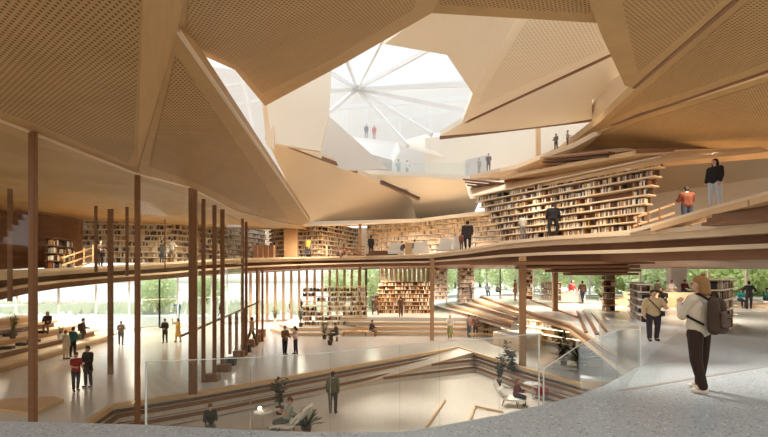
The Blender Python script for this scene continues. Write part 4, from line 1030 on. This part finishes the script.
lounge_chair('cream lounge chair in the pit beside the spiky palm', (c1.x+.12, c1.y, -1), R(165))
c2 = G(519, 405, -1)
lounge_chair('white lounge chair on the right of the sunken floor', (c2.x-.35, c2.y, -1), R(-20))
def round_table(label, loc, r=.3, h=.62, rz=0):
    t = thing('side_table', label, 'table', loc, None, rz)
    MB().cone((0, 0, h-.03), r*.97, (0, 0, h), r, 28).build('table_top', M['white'], t, local=True)
    MB().cone((0, 0, .02), .025, (0, 0, h-.03), .025, 10).build('pedestal', M['metal'], t, local=True)
    MB().cone((0, 0, 0), r*.7, (0, 0, .02), r*.66, 24).build('base', M['metal'], t, local=True)
t1 = G(263, 428, -1); round_table('small white round table with a glowing lamp left of the potted tree', t1, .35, .62)
lm = thing('table_lamp', 'small glowing lamp on the left round table', 'lamp', t1+Vector((-.12, 0, .62)))
MB().cone(t1+Vector((-.12, 0, .62)), .06, t1+Vector((-.12, 0, .66)), .05, 12).build('lamp_base', M['white'], lm)
MB().ball(t1+Vector((-.12, 0, .74)), .075).build('lamp_globe', M['lamp'], lm, smooth=True)
o = MB().cone(t1+Vector((.12, .05, .62)), .11, t1+Vector((.12, .05, .65)), .13, 16).build('bowl', M['oak']); tag(o, 'shallow tan bowl beside the glowing lamp', 'bowl')
t2 = G(527, 399, -1)+Vector((.35, .3, 0)); round_table('white round table beside the white lounge chair', t2, .38, .66)
o = MB().cone(t2+Vector((0, 0, .66)), .04, t2+Vector((0, 0, .75)), .045, 12).build('cup', M['white']); tag(o, 'white cup on the right round table', 'cup')
rb = MB(); q = G(535, 400, -1)+Vector((.35, .1, 0))
rb.cap(q+Vector((-.16, 0, .4)), .15, q+Vector((.18, .05, .4)), .15)
lb = thing('footstool', 'small stool carrying the red bag', 'stool', q); MB().cone(q+Vector((0, 0, .22)), .26, q+Vector((0, 0, .27)), .26, 20).build('stool_top', M['brown'], lb); MB().cone(q, .05, q+Vector((0, 0, .22)), .05, 10).build('stool_leg', M['metal'], lb)
me = remesh(rb, .02); o = mkobj('bag', me, colmat((.40, .03, .04)), None); tag(o, 'crumpled red bag beside the white round table', 'bag')

def leafy(m, c, L_, wd, d, droop, n=4):
    d = Vector(d).normalized(); sd = d.cross(Vector((0, 0, 1)));
    sd = sd.normalized() if sd.length > .01 else Vector((1, 0, 0))
    vs = []; 
    for i in range(n+1):
        t_ = i/n; p = Vector(c)+d*L_*t_+Vector((0, 0, -droop*t_*t_)); ww = wd*math.sin(math.pi*min(.97, t_*.85+.12)); vs += [p-sd*ww, p+sd*ww]
    m.add(vs, [(2*i, 2*i+1, 2*i+3, 2*i+2) for i in range(n)])
def potted(label, loc, kind, h, pot=True, mat='leafdull', seed=0):
    rnd = random.Random(seed); t = thing('potted_plant', label, 'plant', loc); l = Vector((0, 0, 0))
    hp = .32 if h > .8 else .2
    MB().cone(l, .13, l+Vector((0, 0, hp)), .18, 18).build('pot', M['white' if pot is True else 'dark'], t, local=True)
    fol = MB(); stm = MB()
    if kind == 'palm':
        for k in range(26):
            a = rnd.uniform(0, 6.28); el = rnd.uniform(.3, 1.3); d = Vector((math.cos(a)*math.cos(el), math.sin(a)*math.cos(el), math.sin(el))); Lf = h*rnd.uniform(.7, 1.1)
            base = l+Vector((0, 0, hp)); pts = [base+d*Lf*i/6+Vector((0, 0, -.25*h*(i/6)**2)) for i in range(7)]
            for p_, q_ in zip(pts, pts[1:]): fol.cone(p_, .008, q_, .006, 4)
            for i in range(1, 7):
                for s in (-1, 1):
                    sd = d.cross(Vector((0, 0, 1))).normalized()*s
                    for u in (0, .5): leafy(fol, pts[i]*(1-u)+pts[i-1]*u, .22*h, .014*h+.006, sd+d*.8, .05, 2)
    else:
        for k in range(5):
            a = rnd.uniform(0, 6.28); d = Vector((math.cos(a)*.25, math.sin(a)*.25, 1)); p0 = l+Vector((0, 0, hp-.05)); p1 = p0+d*(h-hp)*rnd.uniform(.6, 1)
            stm.cone(p0, .018, p1, .008, 6)
            for q_ in range(34):
                u = rnd.uniform(.2, 1.02); p = p0.lerp(p1, u); aa = rnd.uniform(0, 6.28)
                dd = Vector((math.cos(aa), math.sin(aa), rnd.uniform(-.1, .6))); leafy(fol, p, h*.13, h*.035, dd, h*.03, 3)
        stm.build('stem', M['bark'], t, local=True)
    fol.build('foliage', M[mat], t, local=True)
    return t
potted('tall dark-leaved potted plant behind the man in the lounge chair', G(277, 421, -1)+Vector((-.1, .9, 0)), 'ficus', 1.6, 'd', 'leafdull', 1)
potted('spiky low palm in front of the deck rim right of the lounge chair', G(306, 434, -1)+Vector((0, .2, 0)), 'palm', .8, 'd', 'leaf', 2)
potted('left one of the two tall plants behind the white lounge chair', G(510, 397, -1)+Vector((0, 2.2, 0)), 'ficus', 1.75, 'd', 'leafdull', 3)
potted('right, taller one of the two plants behind the white lounge chair', G(526, 397, -1)+Vector((.1, 2.6, 0)), 'ficus', 2.5, 'd', 'leafdull', 4)
potted('large bushy plant in front of the lit book alcove', Vector((9.3, 23.8, 0)), 'ficus', 2.3, 'd', 'leafdull', 5)
potted('feathery palm right of the large bushy plant under the terrace', Vector((9.9, 23.2, 0)), 'palm', 1.5, 'd', 'leafdull', 6)
potted('bright green plant at the left corner of the low platform', g(275, 322), 'ficus', 1.6, True, 'leaf2', 7)
potted('dark plant right of the figure in grey at the central bookshelf', Vector((-6.9, 38.2, .5)), 'ficus', 1.9, 'd', 'leafdull', 8)
potted('bushy grey-green plant left of the seated figure below the bookshelf', g(324.5, 339), 'ficus', 1.6, 'd', 'leaf', 9)
potted('shorter bushy plant in a dark pot in front of the seated figure', g(330, 345), 'ficus', 1.2, 'd', 'leafdull', 10)
potted('shrub in a planter between two sitters at the middle glass front', Vector((11.0, 43.5, 2.6)), 'ficus', 1.3, True, 'leaf2', 11)
potted('green palm on the terrace between the walking man and book pillar', Vector((18.2, 38.6, 2.6)), 'palm', 1.1, True, 'leaf2', 12)
potted('leafy plant on the left benches at the picture edge', Vector((-20.5, 25.4, 1.25)), 'ficus', 1.5, 'd', 'leaf2', 13)
potted('small white-potted plant beside the orange-haired sitter', Vector((-19.7, 28.0, .85)), 'ficus', .9, True, 'leaf2', 14)

# low book table with lamps at seated reader
bt = thing('low_table', 'low tan table with books in front of the seated reader', 'table', g(355, 336))
b0 = g(355, 336); MB().box(b0+Vector((0, 0, .36)), (2.0, .8, .06)).build('table_top', M['oak'], bt)
for sx in (-.85, .85): MB().box(b0+Vector((sx, 0, .17)), (.08, .6, .33)).build('leg', M['brown'], bt)
for k, (dx, c) in enumerate(((-.6, wht), (-.1, (.6, .3, .1)), (.35, wht))):
    o = MB().box(b0+Vector((dx, .05, .42)), (.28, .22, .06), .2*k).build('book', colmat(c)); tag(o, ['white book lying at the left end of the low tan table', 'orange book lying in the middle of the low tan table', 'white book lying at the right end of the low tan table'][k], 'book')
for sx, pp, lb_ in ((-1, g(337, 341), 'seated figure among the plants'), (1, g(371, 336), 'seated reader')):
    st_ = thing('stool', 'round stool under the '+lb_, 'stool', pp); MB().cone(pp+Vector((0, 0, .34)), .24, pp+Vector((0, 0, .42)), .24, 18).build('stool_seat', M['cushion'], st_); MB().cone(pp, .1, pp+Vector((0, 0, .34)), .06, 12).build('stool_leg', M['brown'], st_)
o = MB().cap(g(363, 336)+Vector((0, 0, .15)), .16, g(363, 336)+Vector((0, 0, .32)), .1).build('bag', colmat((.55, .30, .06))); tag(o, 'ochre bag on the floor left of the dark-jacketed reader', 'bag')
# white counter
ct = thing('reception_counter', 'long white glowing counter with angled front by the tall column', 'counter', (9, 33, 0))
cp = [G(493, 344, 0), G(524, 352, 0), G(546, 344, 0), G(516, 337.5, 0)]
MB().prism([p+Vector((0, 0, 0)) for p in cp], (0, 0, .75)).build('counter_body', M['lip'], ct)
MB().prism([Vector(p)*1.0+Vector((0, -.12, .75)) for p in cp], (0, 0, .12)).build('counter_top', M['white'], ct)
cs = thing('white_counter', 'short white plinth on the terrace right of the low bookshelf', 'plinth', Vector((14.3, 36.5, 2.6))); MB().box((14.6, 36.5, 3.0), (2.4, .8, .7)).build('plinth_body', M['white'], cs); MB().box((14.6, 36.5, 3.38), (2.5, .9, .06)).build('plinth_top', M['lip'], cs)
# white benches at the right side of the pit rim
for i, (px, py, w_, z) in enumerate(((563, 366, 1.3, -.35), (601, 378, 1.6, -.1), (592, 357, 1.6, 0))):
    p = G(px, py, z+.45); t = thing('bench', ['pale bench slab nearest the white lounge chair, behind the glass panel', 'long pale bench slab at the rim, close under the deck', 'oak-fronted bench block farther back behind the glass panel'][i], 'bench', (p.x, p.y, z))
    MB().box((p.x, p.y, z+.4), (w_, .6, .1), -.35).build('bench_top', M['white'], t); MB().box((p.x, p.y, z+.17), (w_*.95, .5, .35), -.35).build('bench_body', M['lip'], t)
# terrace seat steps (right) and long bench
ss = thing('seating_steps', 'pale wooden seating steps where readers sit near the white pier', 'seating', Vector((20, 32.5, 2.6)))
for k in range(2):
    MB().prism([(16.5+k*.8, 31.0+k*1.3, 2.62), (23.2, 31.0+k*1.3, 2.62), (23.2, 35, 2.62), (17.4+k*.8, 35, 2.62)], (0, 0, .45*(k+1)+.02)).build('seat_tier', M['lip' if k else 'oak'], ss)
lbn = thing('long_bench', 'long pale bench in front of the right glass front', 'bench', (26, 31.2, 2.6))
MB().box((27.2, 31.4, 2.97), (8.5, 1.2, .12)).build('bench_top', M['white'], lbn); MB().box((27.2, 31.5, 2.78), (8.2, 1.0, .34)).build('bench_body', M['lip'], lbn)
# handrail on the ramp side
hr = thing('handrail', 'wooden handrail with slim posts left of the rust-vested visitor', 'handrail', P(650, 222, 20.5))
A0, B0 = P(634, 218, 20.9), P(674, 204, 18.6)
for dy in (0, 8): MB().beam(A0+Vector((0, 0, -dy*.045)), B0+Vector((0, 0, -dy*.045)), .06, .08).build('rail', M['oak'], hr)
for u in (.12, .4, .68):
    p = A0.lerp(B0, u); MB().box(p+Vector((0, 0, -.38)), (.09, .07, .85)).build('rail_post', M['brown'], hr)
# slatted stair at left
sg = thing('slatted_stair', 'stepping-block stair with slim timber balusters beside the thickest column', 'stair', (-8, 27, 0))
blocks = [(212, 381), (224, 371.5), (230, 365), (239, 358), (246, 352), (251, 347), (257, 342), (262, 337)]
for k, (px, py) in enumerate(blocks):
    p = G(px, py, 0); w_ = .62-.02*k
    MB().box(p+Vector((0, 0, .16+.02*k)), (w_, .45, .32+.04*k)).build('step_block', M['black' if k in (2, 4) else 'brown'], sg)
A0, B0 = P(181, 336, 19), P(259, 302, 33)
MB().beam(A0, B0, .07, .09).build('handrail', M['brown'], sg)
for px in (230, 236.5, 243.5):
    u = (px-181)/(259-181); D = 19*33/(33*(1-u)+19*u) if False else 1/((1-u)/19+u/33); top = P(px, 336+(302-336)*u, D)
    MB().box((top.x, top.y, top.z/2+.15), (.16, .12, top.z-.3)).build('baluster', M['brown'], sg)
for px, D in ((257, 31), (262.5, 33)):
    p = P(px, 290, D); MB().box((p.x, p.y, 2.6), (.14, .12, 5.2)).build('tall_baluster', M['brown'], sg)
# left benches
lbs = thing('stepped_benches', 'wide stepped timber benches climbing along the left glass front', 'benches', (-20, 28, 0))
for k in range(5):
    z = .42*(k+1); a = Vector((-18.2-1.2*k, 20.5, 0)); b = Vector((-20.0-.75*k, 34.5-1.0*k, 0))
    MB().prism([a+Vector((0, 0, z-.12)), b+Vector((0, 0, z-.12)), b+Vector((-1.6, .4, z-.12)), a+Vector((-3, 0, z-.12))], (0, 0, .12)).build('bench_plank', M['lip'], lbs)
    MB().prism([a+Vector((-.25, 0, z-.42)), b+Vector((-.2, -.2, z-.42)), b+Vector((-1.6, .2, z-.42)), a+Vector((-3, 0, z-.42))], (0, 0, .3)).build('bench_riser', M['brown' if k % 2 else 'oak'], lbs)
for k, (x_, y_, z, r) in enumerate(((-19.9, 24.3, .84, 'nearest'), (-20.1, 25.6, .84, 'second'), (-20.4, 26.8, .84, 'third'), (-20.6, 27.6, 1.26, 'upper'), (-21.3, 26.2, 1.26, 'upper left'))):
    o = MB().box((x_, y_, z+.08), (.55, .4, .14), .2).build('cushion', M['black']); tag(o, r+' small black cushion on the left stepped benches', 'cushion', )
pb = MB().prism([G(0, 412, 0), G(0, 402, 0), G(55, 399, 0), G(64, 402, 0), G(35, 416, 0)], (0, 0, .12)).build('low_plinth', M['oak']); tag(pb, 'flat oak wedge platform on the floor at the lower left', 'platform')
# third level furniture
for k in range(4):
    px = 253+5.4*k; p = l3(px, .7); t = thing('study_carrel', ['leftmost', 'second', 'third', 'rightmost'][k]+' brown study carrel at the slab edge left of the narrow bookshelf', 'carrel', p, 'brown study carrels')
    MB().box(p+Vector((0, 0, .55)), (.36, .1, 1.1)).build('front_panel', M['brown'], t); MB().box(p+Vector((.2, .25, .55)), (.04, .5, 1.1)).build('side_panel', M['oak'], t); MB().box(p+Vector((0, .25, .72)), (.36, .44, .04)).build('desk', M['oak'], t)
for k, px in enumerate((396, 421, 447, 458)):
    p = l3(px, .9); t = thing('armchair', ['large beige armchair at the left of the third level lounge', 'beige armchair right of the tan table on the third level', 'pale sofa in the middle of the third level lounge', 'small pale armchair left of the heavy-set dark figure'][k], 'armchair', p)
    MB().box(p+Vector((0, .3, .3)), (1.3 if k != 3 else .7, .8, .36)).build('seat', M['cushion'], t)
    b = MB(); b.prism([p+Vector((-.6 if k != 3 else -.3, 0, .15)), p+Vector((.6 if k != 3 else .3, 0, .15)), p+Vector((.5 if k != 3 else .25, -.12, .98)), p+Vector((-.5 if k != 3 else -.25, -.12, .98))], (0, .12, 0)); b.build('backrest', M['cushion'], t)
p = l3(410, 1.6); t = thing('table', 'tan box table between the lounge seats on the third level', 'table', p); MB().box(p+Vector((0, 0, 1.0)), (.9, .5, .06)).build('table_top', M['oak'], t); MB().box(p+Vector((0, 0, .49)), (.8, .4, .96)).build('table_body', M['oak'], t)
p = l3(382, .5); t = thing('raised_platform', 'low brown raised platform right of the thin post on the third level', 'platform', p)
for k in range(3): MB().box(p+Vector((.1*k, .3+.2*k, .08+.14*k)), (2.6-.2*k, .9, .13)).build('platform_tier', M['brown' if k % 2 else 'walnut'], t)
p = l3(355, .8); t = thing('display_steps', 'small brown slatted steps left of the thin post on the third level', 'steps', p)
for k in range(4): MB().box(p+Vector((0, .1+.12*k, .1+.25*k)), (1.5, .4, .07)).build('tread', M['brown'], t)
# railing of glazed room
rl = thing('timber_railing', 'slanted oak railing in the glazed room at left', 'railing', P(80, 262, 29))
for dy in (0, 8, 16): MB().beam(P(62, 258+dy*.9, 29), P(95, 247+dy*.9, 33), .06, .1).build('rail', M['oak'], rl)
for px in (64, 74, 84, 93): q = P(px, 250-(px-80)*.33, 31); MB().box(q+Vector((0, 0, -.5)), (.06, .06, 1.1)).build('rail_post', M['oak'], rl)
o = MB().prism([P(-90, 274, 27), P(80, 266, 34), P(80, 214, 34), P(-90, 188, 27)], (0, .3, 0)).build('partition', M['walnut']); tag(o, 'dark brown timber partition inside the glazed room at far left', 'partition')

# ------------------------------------------------------------------ glass balustrades
def balustrade(label, pts, hts, nm='glass_balustrade'):
    t = thing(nm, label, 'balustrade', pts[0])
    for i in range(len(pts)-1):
        a, b = pts[i], pts[i+1]; ha, hb = hts[i], hts[i+1]
        d = (b-a).normalized(); n = Vector((-d.y, d.x, 0))*.02
        a_, b_ = a.copy(), b.copy()
        MB().prism([a_, b_, b_+Vector((0, 0, hb)), a_+Vector((0, 0, ha))], n).build('glass_panel', M['rail'], t)
        MB().beam(a+Vector((0, 0, ha)), b+Vector((0, 0, hb)), .008, .008).build('top_edge', M['glassedge'], t)
    for p, h_ in ((pts[0], hts[0]), (pts[-1], hts[-1])): MB().box(p+Vector((0, 0, h_/2)), (.015, .02, h_)).build('end_edge', M['glassedge'], t)
balustrade('long clear glass balustrade along the front rim of the speckled deck', [Vector(q) for q in (G(146, 424.6, 3), G(250, 430, 3), G(330, 432.5, 3), G(400, 432, 3), G(440, 426, 3), G(500, 415, 3), G(539, 405.5, 3))], [.72, .80, .87, .95, .95, .95, .95])
balustrade('sloping glass balustrade panel right of the white lounge chair', [Vector(q) for q in (G(543.5, 404.5, 3), G(580, 395, 3), G(603, 386, 3), G(618, 378, 3))]+[K.copy()], [.47, .72, .78, .80, .85])
balustrade('glass balustrade following the terrace rim above the book alcove', [K+Vector((.1, .2, 0)), K+Vector((.55, 3.2, 0))], [.9, .9])
lw = P(360, 173, 37)
balustrade('misty glass balustrade along the upper walkway', [P(330, 170, 36)+Vector((0, .3, 0)), P(400, 175, 38)+Vector((0, .1, 0)), P(470, 175, 36)+Vector((0, .1, 0))], [1.0, 1.0, 1.0])

# ------------------------------------------------------------------ added fill lights
for px, py, D, e_ in ((100, 215, 30, 1100), (150, 215, 32, 1100), (200, 222, 35, 1100), (250, 222, 38, 900), (310, 224, 39, 1500), (345, 224, 40, 1200), (400, 222, 40, 1500), (450, 222, 37, 1300),
                      (520, 184, 26, 350), (560, 172, 23, 350), (610, 164, 20, 300), (700, 152, 19, 900)):
    p = P(px, py, D)+Vector((0, -.8, -.3))
    spot(p, p+Vector((0, .9, -3)), e_, 150)
spot((9.5, 31.5, 2.1), (10.5, 32.5, 0), 250, 150)
# unseen fill lights added under the third-level soffit to brighten the floors
for i, (x_, y_, z_, e_) in enumerate(((-27, 32, 3.5, 350), (-22, 33, 3.7, 350), (-20, 37, 4.2, 500), (-14, 42, 4.6, 500), (-8, 44, 5.1, 500), (-1, 42, 5.2, 500), (6, 40, 5.2, 500), (9, 30, 5.2, 400), (15, 32, 5.2, 400), (16, 22, 5.1, 250), (24, 24, 5.1, 250), (20, 30, 5.1, 200), (28, 28, 5.1, 300), (16, 38, 5.2, 450), (11, 45, 5.2, 450))):
    spot((x_, y_, z_), (x_, y_, 0), e_*3.2, 165, .5, (1, .86, .68), .5)

# thin haze of daylight hanging in the skylight well
hz = bpy.data.materials.new('daylight haze'); hz.use_nodes = True; hz.node_tree.nodes.clear()
vo = hz.node_tree.nodes.new('ShaderNodeOutputMaterial'); vs_ = hz.node_tree.nodes.new('ShaderNodeVolumeScatter')
vs_.inputs['Color'].default_value = (1, 1, 1, 1); vs_.inputs['Density'].default_value = .012; vs_.inputs['Anisotropy'].default_value = .2
hz.node_tree.links.new(vs_.outputs[0], vo.inputs['Volume'])
o = MB().box((1.5, 44, 18.0), (34, 30, 15.5)).build('haze', hz); tag(o, 'soft white haze hanging below the glass skylight', 'haze', kind='stuff')
